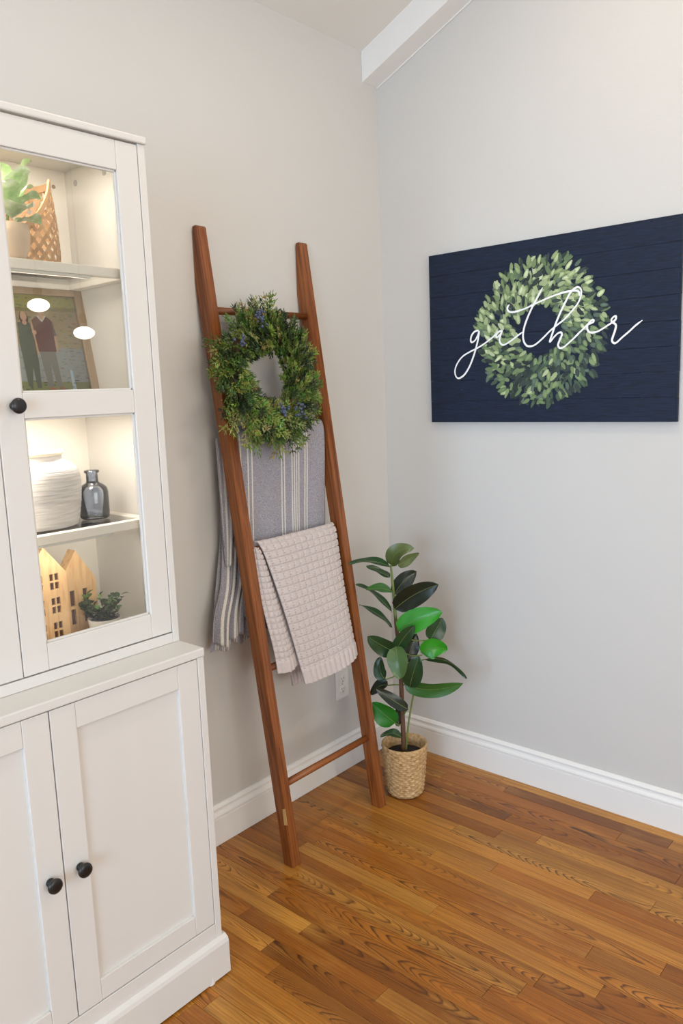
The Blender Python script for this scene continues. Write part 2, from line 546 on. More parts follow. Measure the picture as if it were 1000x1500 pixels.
# vaulted ceiling: two slopes, and the white beam that follows the right wall
bm = bmesh.new()
prism(bm, [(RX - 0.1, 0.1, EAVE - SL * 0.1), (RX - 0.1, RY / 2, RIDGE), (RX - 0.1, RY - 0.1, EAVE - SL * 0.1),
           (RX - 0.1, RY - 0.1, EAVE + 0.1), (RX - 0.1, RY / 2, RIDGE + 0.14), (RX - 0.1, 0.1, EAVE + 0.1)], (0, 0, 0), (-RX + 0.2, 0, 0))
tag(from_bm('ceiling', bm, 'ceiling_paint'), 'white vaulted ceiling', None, kind='structure')
bm = bmesh.new()
prism(bm, [(-0.088, -0.0005, EAVE - 0.107), (-0.088, -0.0005, EAVE + 0.003), (-0.088, RY / 2, RIDGE + 0.003), (-0.088, RY / 2, RIDGE - 0.107)], (0, 0, 0), (0.0875, 0, 0))
tag(from_bm('trim_1', bm, 'trim_white'), 'white painted beam climbing the gable wall under the ceiling', None, kind='structure')
# fine caulk bead under the beam
bm = bmesh.new()
prism(bm, [(-0.004, -0.001, EAVE - 0.111), (-0.004, -0.001, EAVE - 0.104), (-0.004, RY / 2, RIDGE - 0.104), (-0.004, RY / 2, RIDGE - 0.111)], (0, 0, 0), (0.0035, 0, 0))
tag(from_bm('trim_2', bm, 'trim_white'), kind='structure')

# baseboards, moulded profile (depth from wall, height)
PROF = [(0, 0.001), (0.0165, 0.001), (0.0165, 0.092), (0.0145, 0.0935), (0.0145, 0.0955), (0.0168, 0.097), (0.0172, 0.104), (0.0150, 0.109),
        (0.0105, 0.1135), (0.0092, 0.119), (0.0095, 0.1235), (0.0125, 0.126), (0.0125, 0.129), (0.0085, 0.136), (0.004, 0.139), (0, 0.139)]
bm = bmesh.new()
prism(bm, [(0, -d, z) for d, z in PROF], (RX, 0, 0), (-0.0005, 0, 0))
tag(from_bm('baseboard_left', bm, 'trim_white'), 'white moulded baseboard behind the ladder', None, kind='structure')
bm = bmesh.new()
prism(bm, [(-d, 0, z) for d, z in PROF], (0, RY, 0), (0, -0.0005, 0))
tag(from_bm('baseboard_right', bm, 'trim_white'), 'white moulded baseboard below the navy sign', None, kind='structure')

# ================================================================== LAMPS
def recessed(x, y, power):
    n = Vector((0, -SL, -1)).normalized() if y > RY / 2 else Vector((0, SL, -1)).normalized()
    p = Vector((x, y, ceil_z(y)))
    t_ = thing('recessed_light', 'round warm recessed ceiling light', 'ceiling light', p, n.to_track_quat('-Z', 'Y').to_euler(), 'recessed ceiling lights')
    bm = bmesh.new()
    lathe(bm, [(0.070, -0.0005), (0.088, -0.0005), (0.088, -0.006), (0.070, -0.009), (0.070, -0.0005)], 32, cap=False)
    from_bm('trim_ring', bm, 'trim_white', t_, True)
    bm = bmesh.new(); lathe(bm, [(0.069, -0.004), (0.069, -0.001)], 32)
    from_bm('lens', bm, 'lamp_warm', t_)
    area('recessed_bulb', p + n * 0.02, p + n, 0.13, 0.13, power, (1.0, 0.88, 0.73), 'DISK')
for x, y, pw in ((-0.95, -1.00, 10), (-2.3, -1.00, 3), (-0.70, -3.0, 6), (-2.3, -3.0, 6), (-4.0, -1.00, 5)):
    recessed(x, y, pw)

def pendant(x, y, z, label):
    t_ = thing('pendant_light', label, 'pendant light', (x, y, z), group=None)
    bm = bmesh.new(); bmesh.ops.create_uvsphere(bm, u_segments=24, v_segments=16, radius=0.052)
    from_bm('globe', bm, 'globe_warm', t_, True).scale = (1, 1, 0.62)
    bm = bmesh.new(); lathe(bm, [(0.018, 0.045), (0.022, 0.05), (0.022, 0.085), (0.010, 0.10)], 20)
    from_bm('socket', bm, 'black_metal', t_, True)
    top = ceil_z(y) - z
    bm = bmesh.new(); tube(bm, [(0, 0, 0.095), (0, 0, top - 0.02)], 0.003, 8)
    from_bm('cord', bm, 'black_metal', t_)
    bm = bmesh.new(); lathe(bm, [(0.05, top - 0.03), (0.055, top - 0.02), (0.055, top - 0.002)], 24)
    from_bm('canopy', bm, 'black_metal', t_, True)
pendant(-0.500, -2.50, 1.970, 'upper glowing globe pendant reflected in the cabinet glass')
pendant(-0.268, -2.49, 1.842, 'lower glowing globe pendant reflected in the cabinet glass')

# ================================================================== CABINET
CX, CL, YU, YB = -1.3726, -2.1892, -0.385, -0.4776
MIDX = (CX + CL) / 2
YBK = -0.04
def knob(parent, x, y, z):
    bm = bmesh.new()
    lathe(bm, [(0.009, 0), (0.0095, 0.003), (0.007, 0.006), (0.0065, 0.012), (0.010, 0.016), (0.0155, 0.019), (0.0165, 0.022), (0.0155, 0.0255), (0.010, 0.0275), (0.003, 0.028)], 28)
    return from_bm('knob', bm, 'black_metal', parent, True, loc=(x, y, z), rot=(R_(90), 0, 0))

# --- lower unit
base = thing('base_cabinet', 'white shaker base cabinet with two panel doors and plinth on the oak floor', 'cabinet', (MIDX, -0.25, 0))
def bpart(name, *a, parent=None, mat='cabinet_white', bev=0.0012):
    p = parent or base
    o = box(name, *a, mat, p, bev)
    off = Vector((MIDX, -0.25, 0))
    o.location = -off
    return o
ST = 0.019
bpart('side_panel', CX - ST, CX, YB, -0.03, 0.10, 0.8675)
bpart('side_panel', CL, CL + ST, YB, -0.03, 0.10, 0.8675)
bpart('back_panel', CL + ST, CX - ST, -0.036, -0.031, 0.10, 0.8675)
bpart('bottom_rail', CL + ST + 0.0003, CX - ST - 0.0003, YB + 0.0005, -0.05, 0.10, 0.1505)
bm = bmesh.new()
bx(bm, CL - 0.002, CX + 0.002, YB - 0.003, -0.03, 0.868, 0.890, 0.003)
o = from_bm('top_board', bm, 'cabinet_white', base, loc=(-MIDX, 0.25, 0))
bm = bmesh.new()
prism(bm, [(0, YB - 0.014, 0.006), (0, YB - 0.014, 0.094), (0, YB - 0.011, 0.1035), (0, YB + 0.0005, 0.110), (0, YB + 0.012, 0.110), (0, YB + 0.012, 0.006)], (CL - 0.010, 0, 0), (CX + 0.010, 0, 0))
for s in (0, 1):
    x0, x1 = (CX + 0.0002, CX + 0.010) if s else (CL - 0.010, CL - 0.0002)
    bx(bm, x0, x1, YB + 0.0125, -0.03, 0.006, 0.106, 0.002)
from_bm('plinth', bm, 'cabinet_white', base, loc=(-MIDX, 0.25, 0))
for fx in (CX - 0.05, CL + 0.05):
    bm = bmesh.new(); lathe(bm, [(0.012, 0.0005), (0.014, 0.002), (0.012, 0.05)], 16, (fx, YB - 0.001, 0))
    from_bm('foot', bm, 'plastic_white', base, loc=(-MIDX, 0.25, 0))

def base_door(x0, x1, kx):
    z0, z1, s = 0.1530, 0.8655, 0.0585
    y0, y1 = YB + 0.001, YB + 0.021
    bm = bmesh.new()
    bx(bm, x0, x0 + s, y0, y1, z0, z1, 0.0016)
    bx(bm, x1 - s, x1, y0, y1, z0, z1, 0.0016)
    bx(bm, x0 + s + 0.0002, x1 - s - 0.0002, y0 + 0.0004, y1, z1 - s, z1, 0.0016)
    bx(bm, x0 + s + 0.0002, x1 - s - 0.0002, y0 + 0.0004, y1, z0, z0 + 0.052, 0.0016)
    d = from_bm('door', bm, 'cabinet_white', base, loc=(-MIDX, 0.25, 0))
    box('door_panel', x0 + s - 0.002, x1 - s + 0.002, y0 + 0.010, y1 - 0.003, z0 + 0.05, z1 - s + 0.002, 'cabinet_white', d)
    k = knob(d, kx, y0, 0.4965)
    return d
base_door(MIDX + 0.0012, CX - ST - 0.0015, -1.745)
base_door(CL + ST + 0.0015, MIDX - 0.0012, -1.815)

# --- upper glass-door unit
cab = thing('display_cabinet', 'white glass-door display cabinet standing on the base cabinet', 'cabinet', (MIDX, -0.21, 0.8902))
OFF = -Vector((MIDX, -0.21, 0.8902))
def cpart(name, *a, mat='cabinet_white', bev=0.0012):
    o = box(name, *a, mat, cab, bev); o.location = OFF; return o
cpart('side_panel', CX - ST, CX, YU, YBK, 0.8905, 2.0748)
cpart('side_panel', CL, CL + ST, YU, YBK, 0.8905, 2.0748)
cpart('back_panel', CL + ST, CX - ST, -0.066, -0.058, 0.915, 2.0748, mat='cabinet_inside', bev=0)
cpart('bottom_board', CL + ST + 0.0003, CX - ST - 0.0003, YU + 0.0006, -0.06, 0.8905, 0.9155)
bm = bmesh.new(); bx(bm, CL - 0.003, CX + 0.003, YU - 0.006, YBK, 2.075, 2.0915, 0.0035)
from_bm('top_board', bm, 'cabinet_white', cab, loc=OFF)
cpart('fixed_shelf', CL + ST + 0.0003, CX - ST - 0.0003, YU + 0.023, -0.067, 1.478, 1.500, mat='cabinet_inside')
for zt in (1.800, 1.208):
    bm = bmesh.new()
    x0, x1, y0, y1 = CL + ST + 0.001, CX - ST - 0.001, -0.345, -0.068
    bx(bm, x0, x1, y0, y0 + 0.024, zt - 0.021, zt, 0.0015)
    bx(bm, x0, x1, y1 - 0.024, y1, zt - 0.021, zt, 0.0015)
    bx(bm, x0, x0 + 0.028, y0 + 0.0242, y1 - 0.0242, zt - 0.021, zt, 0.0015)
    bx(bm, x1 - 0.028, x1, y0 + 0.0242, y1 - 0.0242, zt - 0.021, zt, 0.0015)
    s = from_bm('shelf', bm, 'cabinet_inside', cab, loc=OFF)
    g = box('glass_panel', x0 + 0.026, x1 - 0.026, y0 + 0.022, y1 - 0.022, zt - 0.0075, zt - 0.0015, 'shelf_glass', s)
for cx_, cy_, cz_ in ((CX - ST - 0.0005, -0.115, 2.040), (CX - ST - 0.0005, -0.245, 2.040)):
    bm = bmesh.new(); lathe(bm, [(0.0075, 0), (0.0075, 0.0012)], 16)
    from_bm('screw_cover', bm, 'metal_grey', cab, loc=Vector((cx_, cy_, cz_)) + OFF, rot=(0, R_(-90), 0))
bm = bmesh.new(); lathe(bm, [(0.005, 0), (0.005, 0.0012)], 16)
from_bm('screw_cover', bm, 'frame_wood', cab, loc=Vector((-1.425, -0.0665, 2.035)) + OFF, rot=(R_(90), 0, 0))
# slim light bars behind the top rail and under the fixed shelf
for zc in (2.0747, 1.4778):
    h_ = cpart('light_bar', CL + 0.14, CX - 0.14, -0.286, -0.264, zc - 0.009, zc, mat='metal_grey', bev=0.001)
    box('light_diffuser', CL + 0.145, CX - 0.145, -0.283, -0.267, zc - 0.0105, zc - 0.0088, 'led_warm', h_)
    area('light_bar_glow', (MIDX, -0.275, zc - 0.0115), (MIDX, -0.270, zc - 0.1115), 0.52, 0.012, 4.0, (1.0, 0.92, 0.83))
for zc in (1.7788, 1.1868):  # added bars, otherwise unseen, to brighten the compartments below the framed shelves
    h_ = cpart('light_bar', CL + 0.14, CX - 0.14, -0.342, -0.328, zc - 0.006, zc, mat='cabinet_white', bev=0.001)
    area('light_bar_glow', (MIDX, -0.335, zc - 0.0075), (MIDX, -0.22, zc - 0.1615), 0.52, 0.010, 0.95, (1.0, 0.92, 0.83))

def glass_door(x0, x1, kx):
    z0, z1, s = 0.9185, 2.0715, 0.0575
    y0, y1 = YU + 0.0008, YU + 0.0205
    m0, m1 = 1.4670, 1.5205
    bm = bmesh.new()
    bx(bm, x0, x0 + s, y0, y1, z0, z1, 0.0018)
    bx(bm, x1 - s, x1, y0, y1, z0, z1, 0.0018)
    for a, b in ((z0, z0 + 0.060), (m0, m1), (z1 - 0.064, z1)):
        bx(bm, x0 + s + 0.0002, x1 - s - 0.0002, y0 + 0.0003, y1, a, b, 0.0018)
    d = from_bm('glass_door', bm, 'cabinet_white', cab, loc=OFF)
    for a, b in ((z0 + 0.060, m0), (m1, z1 - 0.064)):
        box('pane', x0 + s - 0.003, x1 - s + 0.003, y0 + 0.0125, y0 + 0.0150, a - 0.003, b + 0.003, 'pane_glass', d)
        bm = bmesh.new()
        t_ = 0.0045
        xa, xb = x0 + s, x1 - s
        ya, yb = y0 + 0.0055, y0 + 0.0123
        for q in ((xa, xa + t_, a, b), (xb - t_, xb, a, b), (xa, xb, a, a + t_), (xa, xb, b - t_, b)):
            bx(bm, q[0], q[1], ya, yb, q[2], q[3], 0.001)
        from_bm('glazing_bead', bm, 'cabinet_white', d)
    knob(d, kx, y0, 1.4945)
glass_door(MIDX + 0.0010, CX - ST - 0.0016, -1.744)
glass_door(CL + ST + 0.0016, MIDX - 0.0010, -1.818)

# ================================================================== LADDER
LAD = thing('blanket_ladder', 'stained wooden blanket ladder leaning against the greige wall', 'ladder', (-0.696, -0.306, 0))
SLP = 0.1413
ANG = -math.atan(SLP)
RM = Matrix.Rotation(ANG, 3, 'X')
RMI = RM.inverted()
prof = [(-0.306, 0.0008), (-0.263, 0.0008), (-0.003, 1.842), (-0.003, 2.003), (-0.0075, 2.010), (-0.020, 2.012), (-0.0255, 2.006), (-0.026, 1.995)]
for xc in (-0.921, -0.471):
    bm = bmesh.new()
    pts = [RMI @ Vector((0, y + 0.306, z)) for y, z in prof]
    prism(bm, pts, (-0.0185, 0, 0), (0.0185, 0, 0))
    bmesh.ops.bevel(bm, geom=[e for e in bm.edges if e.calc_length() > 0.1], offset=0.0025, segments=2, affect='EDGES')
    rail = from_bm('rail', bm, 'ladder_wood', LAD, loc=(xc + 0.696, 0, 0), rot=(ANG, 0, 0))
    if xc < -0.9:
        bm = bmesh.new()
        a = RMI @ Vector((0, -0.278 + 0.306, 0.197)); b = RMI @ Vector((0, -0.283 + 0.306, 0.140))
        prism(bm, [(0, a.y - 0.005, a.z), (0, a.y + 0.008, a.z - 0.004), (0, b.y + 0.008, b.z), (0, b.y - 0.007, b.z + 0.003)], (-0.0192, 0, 0), (-0.0180, 0, 0))
        o = from_bm('bare_patch', bm, 'bare_wood', rail)
        o['label'] = 'pale chipped patch low on the rail'
RUNG = [(0.2555, 0.0115), (0.632, 0.0115), (1.008, 0.0115), (1.385, 0.0115), (1.760, 0.0115)]
for z, r in RUNG:
    bm = bmesh.new(); lathe(bm, [(r, 0), (r, 0.4178)], 20)
    from_bm('rung', bm, 'ladder_wood', LAD, True, loc=(-0.9035 + 0.696 - 0.0013, -0.2845 + SLP * z + 0.306, z), rot=(0, R_(90), 0))

# ================================================================== THROWS
def edge(pts, n):
    """resample a smooth edge through pts to n points by arc length"""
    c = catmull(pts, 16)
    L = [0]
    for a, b in zip(c, c[1:]): L.append(L[-1] + (b - a).length)
    out, j = [], 0
    for i in range(n):
        s = L[-1] * i / (n - 1)
        while j < len(L) - 2 and L[j + 1] < s: j += 1
        d = L[j + 1] - L[j]
        k = 0 if d < 1e-9 else (s - L[j]) / d
        out.append(c[j].lerp(c[j + 1], min(1, max(0, k))))
    return out

def cloth(name, left, right, nu, nv, wid, disp, mat, parent, thick=0.004, relief=None):
    l, r = edge(left, nv), edge(right, nv)
    P = [[None] * nu for _ in range(nv)]
    for j in range(nv):
        for i in range(nu):
            u, v = i / (nu - 1), j / (nv - 1)
            P[j][i] = l[j].lerp(r[j], u) + Vector(disp(u, v))
    Nn = [[None] * nu for _ in range(nv)]
    for j in range(nv):
        for i in range(nu):
            du = P[j][min(i + 1, nu - 1)] - P[j][max(i - 1, 0)]
            dv = P[min(j + 1, nv - 1)][i] - P[max(j - 1, 0)][i]
            n_ = du.cross(dv)
            Nn[j][i] = n_.normalized() if n_.length > 1e-12 else Vector((0, -1, 0))
    front = []
    for j in range(nv):
        for i in range(nu):
            h = relief(i / (nu - 1), j / (nv - 1)) if relief else 0.0
            front.append(P[j][i] + Nn[j][i] * h)
    back = [P[j][i] - Nn[j][i] * thick for j in range(nv) for i in range(nu)]
    n0 = nu * nv
    verts = [tuple(p) for p in front + back]
    faces, uvs = [], []
    def uvof(k):
        k %= n0
        return ((k % nu) / (nu - 1) * wid, (k // nu) / (nv - 1))
    for j in range(nv - 1):
        for i in range(nu - 1):
            a = j * nu + i
            faces.append((a, a + 1, a + nu + 1, a + nu))
            faces.append((n0 + a, n0 + a + nu, n0 + a + nu + 1, n0 + a + 1))
    rim = [i for i in range(nu)] + [j * nu + nu - 1 for j in range(1, nv)] + [(nv - 1) * nu + i for i in range(nu - 2, -1, -1)] + [j * nu for j in range(nv - 2, 0, -1)]
    for a, b in zip(rim, rim[1:] + rim[:1]):
        faces.append((b, a, n0 + a, n0 + b))
    me = bpy.data.meshes.new(name)
    me.from_pydata(verts, [], faces)
    uvl = me.uv_layers.new(name='UVMap')
    flat = []
    for f in faces:
        for k in f: flat.extend(uvof(k))
    uvl.data.foreach_set('uv', flat)
    me.update()
    return link(name, me, mat, parent, smooth=True)

# striped throw over the fourth rung: front fall, wide back fall behind the rail
THR = thing('striped_throw', 'grey cotton throw with cream stripes hanging behind the wreath', 'throw', (0, 0, 0))
fr_l = [(-0.897, -0.097, 0.78), (-0.896, -0.098, 1.05), (-0.896, -0.108, 1.30), (-0.897, -0.105, 1.375), (-0.898, -0.0885, 1.4015), (-0.898, -0.072, 1.382), (-0.898, -0.066, 1.33)]
fr_r = [(-0.500, -0.097, 0.80), (-0.496, -0.098, 1.05), (-0.494, -0.109, 1.30), (-0.494, -0.105, 1.385), (-0.498, -0.0885, 1.4035), (-0.498, -0.072, 1.382), (-0.498, -0.066, 1.33)]
def d1(u, v):
    k = max(0, 1 - v * 1.35)
    return (0, 0.004 * math.sin(u * 9 + 1) * k - 0.003 * math.sin(u * 23) * k, 0)
cloth('front_fall', fr_l, fr_r, 90, 110, 0.40, d1, 'striped_cotton', THR, 0.004)
bk_l = [(-0.905, -0.030, 1.368), (-0.910, -0.032, 1.25), (-0.930, -0.046, 1.05), (-0.965, -0.070, 0.90), (-1.010, -0.082, 0.80), (-1.024, -0.084, 0.715)]
bk_r = [(-0.52, -0.046, 1.37), (-0.55, -0.050, 1.25), (-0.62, -0.060, 1.05), (-0.69, -0.070, 0.88), (-0.72, -0.085, 0.74)]
def d2(u, v):
    k = v ** 1.2
    y = 0.015 * math.sin(u * 62 + 0.6) * k + 0.004 * math.sin(u * 131 + v * 4) * k
    return (0.006 * math.sin(u * 26) * k, y * (0.35 + 0.65 * v), 0.012 * math.sin(u * 18 + 2) * k - 0.03 * (1 - u) * k * 0)
cloth('back_fall', bk_l, bk_r, 220, 90, 0.50, d2, 'striped_cotton_back', THR, 0.004)
# second, longer layer of the folded throw showing below the first
b2l = [(-0.90, -0.022, 1.30), (-0.925, -0.030, 1.05), (-0.978, -0.050, 0.85), (-1.012, -0.056, 0.685)]
b2r = [(-0.60, -0.030, 1.30), (-0.66, -0.036, 1.05), (-0.74, -0.046, 0.85), (-0.77, -0.060, 0.700)]
cloth('inner_layer', b2l, b2r, 120, 60, 0.50, lambda u, v: (0, 0.008 * math.sin(u * 34 + 2) * v, 0.010 * math.sin(u * 21) * v), 'striped_cotton_back', THR, 0.004)
# loose flap by the rail
fl_l = [(-0.938, -0.050, 1.366), (-0.937, -0.052, 1.25), (-0.938, -0.056, 1.08), (-0.940, -0.062, 0.950)]
fl_r = [(-0.900, -0.056, 1.372), (-0.898, -0.064, 1.25), (-0.910, -0.076, 1.08), (-0.930, -0.082, 0.965)]
cloth('loose_flap', fl_l, fl_r, 20, 50, 0.04, lambda u, v: (0, 0.004 * math.sin(u * 7), 0), 'striped_cotton_flap', THR, 0.004)

# waffle-knit throw over the third rung
KN = thing('knit_throw', 'pale waffle-knit throw folded over the ladder below the striped throw', 'throw', (0, 0, 0))
def waffle(cols, rows, hem):
    def f(u, v):
        # v = 0 at the front hem
        s = v * rows
        if s < hem:                                   # ribbed hem
            return 0.0035 * (0.5 + 0.5 * math.cos(2 * math.pi * u * cols * 1.0)) ** 0.7
        a = u * cols
        fu, fv = a - math.floor(a), s - math.floor(s)
        row = math.exp(-((fv - 0.5) / 0.085) ** 2)      # deep line between courses
        pu = math.exp(-((fu - 0.5) / 0.10) ** 2)
        pit = pu * (math.exp(-((fv - 0.20) / 0.10) ** 2) + math.exp(-((fv - 0.80) / 0.10) ** 2))
        groove = 0.30 * math.exp(-((fu - 0.5) / 0.08) ** 2)
        puff = math.sin(math.pi * ((fu + 0.5) % 1.0)) ** 0.5
        return 0.0010 * puff - 0.0055 * row - 0.0072 * pit - 0.0014 * groove
    return f
kf_l = [(-0.780, -0.246, 0.552), (-0.796, -0.238, 0.63), (-0.826, -0.212, 0.80), (-0.856, -0.178, 0.96), (-0.872, -0.164, 1.020), (-0.876, -0.145, 1.038), (-0.872, -0.122, 1.015), (-0.85, -0.112, 0.94)]
kf_r = [(-0.503, -0.248, 0.572), (-0.506, -0.240, 0.63), (-0.512, -0.212, 0.80), (-0.506, -0.182, 0.96), (-0.500, -0.166, 1.022), (-0.500, -0.146, 1.040), (-0.500, -0.124, 1.018), (-0.50, -0.114, 0.94)]
def d3(u, v):
    k = max(0, 1 - v * 1.5)
    edge_ = (abs(2 * u - 1)) ** 6
    return (0, 0.006 * math.sin(u * 6 + 0.5) * k + 0.016 * edge_ - 0.014 * (1 - u) ** 2, -0.010 * math.sin(u * math.pi) * k)
cloth('front_fall', kf_l, kf_r, 190, 330, 0.3, d3, 'knit_wool', KN, 0.009, waffle(12, 25, 1.9))
ki_l = [(-0.886, -0.224, 0.617), (-0.890, -0.214, 0.70), (-0.896, -0.176, 0.85), (-0.899, -0.158, 0.97), (-0.898, -0.150, 1.016), (-0.896, -0.140, 1.022)]
ki_r = [(-0.755, -0.218, 0.622), (-0.762, -0.206, 0.70), (-0.785, -0.176, 0.85), (-0.825, -0.152, 0.97), (-0.850, -0.146, 1.006), (-0.852, -0.138, 1.010)]
def d4(u, v):
    return (0, -0.016 * math.sin(min(1, u * 1.5) * math.pi), -0.006 * math.sin(u * math.pi) * (1 - v))
cloth('side_fold', ki_l, ki_r, 60, 170, 0.1, d4, 'knit_wool', KN, 0.006, waffle(6, 22, 1.9))
kb_l = [(-0.72, -0.125, 0.500), (-0.74, -0.125, 0.60), (-0.80, -0.118, 0.80), (-0.85, -0.113, 0.945)]
kb_r = [(-0.500, -0.140, 0.520), (-0.498, -0.138, 0.60), (-0.498, -0.124, 0.80), (-0.50, -0.115, 0.945)]
cloth('back_fall', kb_l, kb_r, 60, 70, 0.3, lambda u, v: (0, 0.004 * math.sin(u * 8), 0), 'knit_wool', KN, 0.008, waffle(12, 20, 1.5))

# ================================================================== JUNIPER WREATH
def sprig(V, F, C, p, d, n, length, rng, tint):
    """one juniper frond: a bent stem, side twigs, each lined with short pointed scale leaves"""
    d = d.normalized(); side = d.cross(n).normalized(); n = side.cross(d)
    bend = rng.uniform(-0.5, 0.5); lift = rng.uniform(-0.15, 0.5)
    def leaf(b, ax, ln, wd, c):
        a1, a2 = frame_axes(ax)
        th = rng.uniform(0, 6.28)
        k = len(V)
        for q in range(3):
            a = th + q * 2.094
            V.append(b + (a1 * math.cos(a) + a2 * math.sin(a)) * wd + ax * ln * 0.30)
        V.append(b); V.append(b + ax * ln)
        for q in range(3):
            F.append((k + 3, k + (q + 1) % 3, k + q)); F.append((k + q, k + (q + 1) % 3, k + 4))
        for _ in range(5): C.append(c)
    nseg = 7
    pt = p.copy()
    for i in range(nseg):
        s = i / nseg
        dd = (d + side * bend * s + n * lift * s).normalized()
        nx = pt + dd * (length / nseg)
        sd = side
        col_ = tuple(min(1, t_ * rng.uniform(0.75, 1.25)) for t_ in tint)
        leaf(pt, dd, length / nseg * 1.5, 0.0026, col_)
        for sg in (-1, 1):
            if rng.random() < 0.12: continue
            tl = length * 0.42 * (1 - 0.75 * s) * rng.uniform(0.7, 1.2)
            td = (dd * rng.uniform(0.7, 1.1) + sd * sg * rng.uniform(0.6, 1.0) + n * rng.uniform(-0.3, 0.5)).normalized()
            q = pt.copy()
            m_ = max(2, int(tl / 0.0088))
            for k in range(m_):
                ax = (td + sd * sg * (0.5 if k % 2 else -0.4) + n * rng.uniform(-0.35, 0.45)).normalized()
                leaf(q, ax, 0.0150 * rng.uniform(0.8, 1.25), 0.0030, col_)
                q = q + td * (tl / m_)
            leaf(q, td, 0.010, 0.0017, col_)
        pt = nx
    leaf(pt, dd, 0.012, 0.0018, tint)

WC = Vector((-0.768, -0.128, 1.558))
WR = thing('juniper_wreath', 'green juniper wreath with blue berries hanging on the top ladder rung', 'wreath', WC, (ANG, 0, 0))
rng = random.Random(5)
V, F, C = [], [], []
GREENS = [srgb(80, 102, 36)[:3], srgb(102, 124, 46)[:3], srgb(38, 54, 24)[:3], srgb(128, 144, 64)[:3], srgb(58, 88, 32)[:3], srgb(140, 142, 78)[:3], srgb(46, 64, 28)[:3], srgb(90, 116, 40)[:3]]
ex, ez, ey = Vector((1, 0, 0)), Vector((0, 0, 1)), Vector((0, -1, 0))
def ring_r(a):
    # slightly egg-shaped: fuller at the lower left
    return 0.135 + 0.010 * math.cos(a - R_(215)) + 0.005 * math.sin(3 * a)
for i in range(470):
    a = rng.uniform(0, 2 * math.pi)
    ra = ring_r(a)
    rad = ex * math.cos(a) + ez * math.sin(a)
    tan = -ex * math.sin(a) + ez * math.cos(a)
    ph = rng.uniform(-1.0, 1.0) * 2.2
    tr = rng.uniform(0.2, 1.0) * 0.044
    p = rad * (ra + math.sin(ph) * tr) + ey * (math.cos(ph) * tr * 0.8)
    out = (rad * math.sin(ph) * 0.9 + ey * max(0.1, math.cos(ph)) * 0.75)
    d = out * rng.uniform(0.4, 1.0) + tan * rng.uniform(0.5, 1.1) + rad * rng.uniform(-0.15, 0.35)
    n = ey + rad * 0.3
    ln = rng.uniform(0.048, 0.078)
    if math.sin(ph) < -0.3: ln *= 0.62
    sprig(V, F, C, p, d, n, ln, rng, rng.choice(GREENS))
# longer stray fronds
for a, ln in ((100, .085), (82, .10), (75, .11), (120, .08), (152, .11), (172, .09), (200, .09), (214, .12), (232, .11), (262, .10), (285, .09), (300, .085), (330, .075), (345, .08), (20, .075), (40, .08), (60, .07)):
    for k in range(3):
        A_ = R_(a + rng.uniform(-7, 7))
        rad = ex * math.cos(A_) + ez * math.sin(A_); tan = -ex * math.sin(A_) + ez * math.cos(A_)
        sprig(V, F, C, rad * (ring_r(A_) + 0.028) + ey * 0.012, rad * 0.9 + tan * rng.uniform(-0.1, 0.7), ey, ln, rng, rng.choice(GREENS + [srgb(130, 124, 70)[:3]]))
fo = from_py('juniper_foliage', [tuple(v) for v in V], F, 'juniper', WR)
set_tint(fo.data, C); tag(fo, kind='stuff')
bm = bmesh.new()
tube(bm, [(ring_r(2 * math.pi * k / 40) * math.cos(2 * math.pi * k / 40), 0, ring_r(2 * math.pi * k / 40) * math.sin(2 * math.pi * k / 40)) for k in range(41)], 0.020, 10)
from_bm('twig_ring', bm, 'bark', WR, True)
for bxw, bzw, nb in ((-0.066, 0.164, 24), (-0.152, 0.092, 12), (-0.020, -0.122, 22), (0.050, -0.126, 18)):
    bm = bmesh.new()
    for k in range(nb):
        mtx = Matrix.Translation((bxw + rng.gauss(0, 0.010), -0.060 - rng.uniform(0, 0.018), bzw + rng.gauss(0, 0.012)))
        bmesh.ops.create_icosphere(bm, subdivisions=2, radius=rng.uniform(0.0038, 0.0052), matrix=mtx)
    o = from_bm('berry_cluster', bm, 'berry_blue', WR, True)
bm = bmesh.new()
hy, hz = -0.2845 + SLP * 1.76 - WC.y, 1.76 - WC.z
hp = RMI @ Vector((0.02, hy, hz))
tube(bm, [(0.02, 0, 0.14), (0.02, hp.y - 0.014, hp.z), (0.02, hp.y, hp.z + 0.0135), (0.02, hp.y + 0.014, hp.z), (0.02, 0.015, 0.14)], 0.0012, 6)
from_bm('hanging_wire', bm, 'metal_grey', WR)

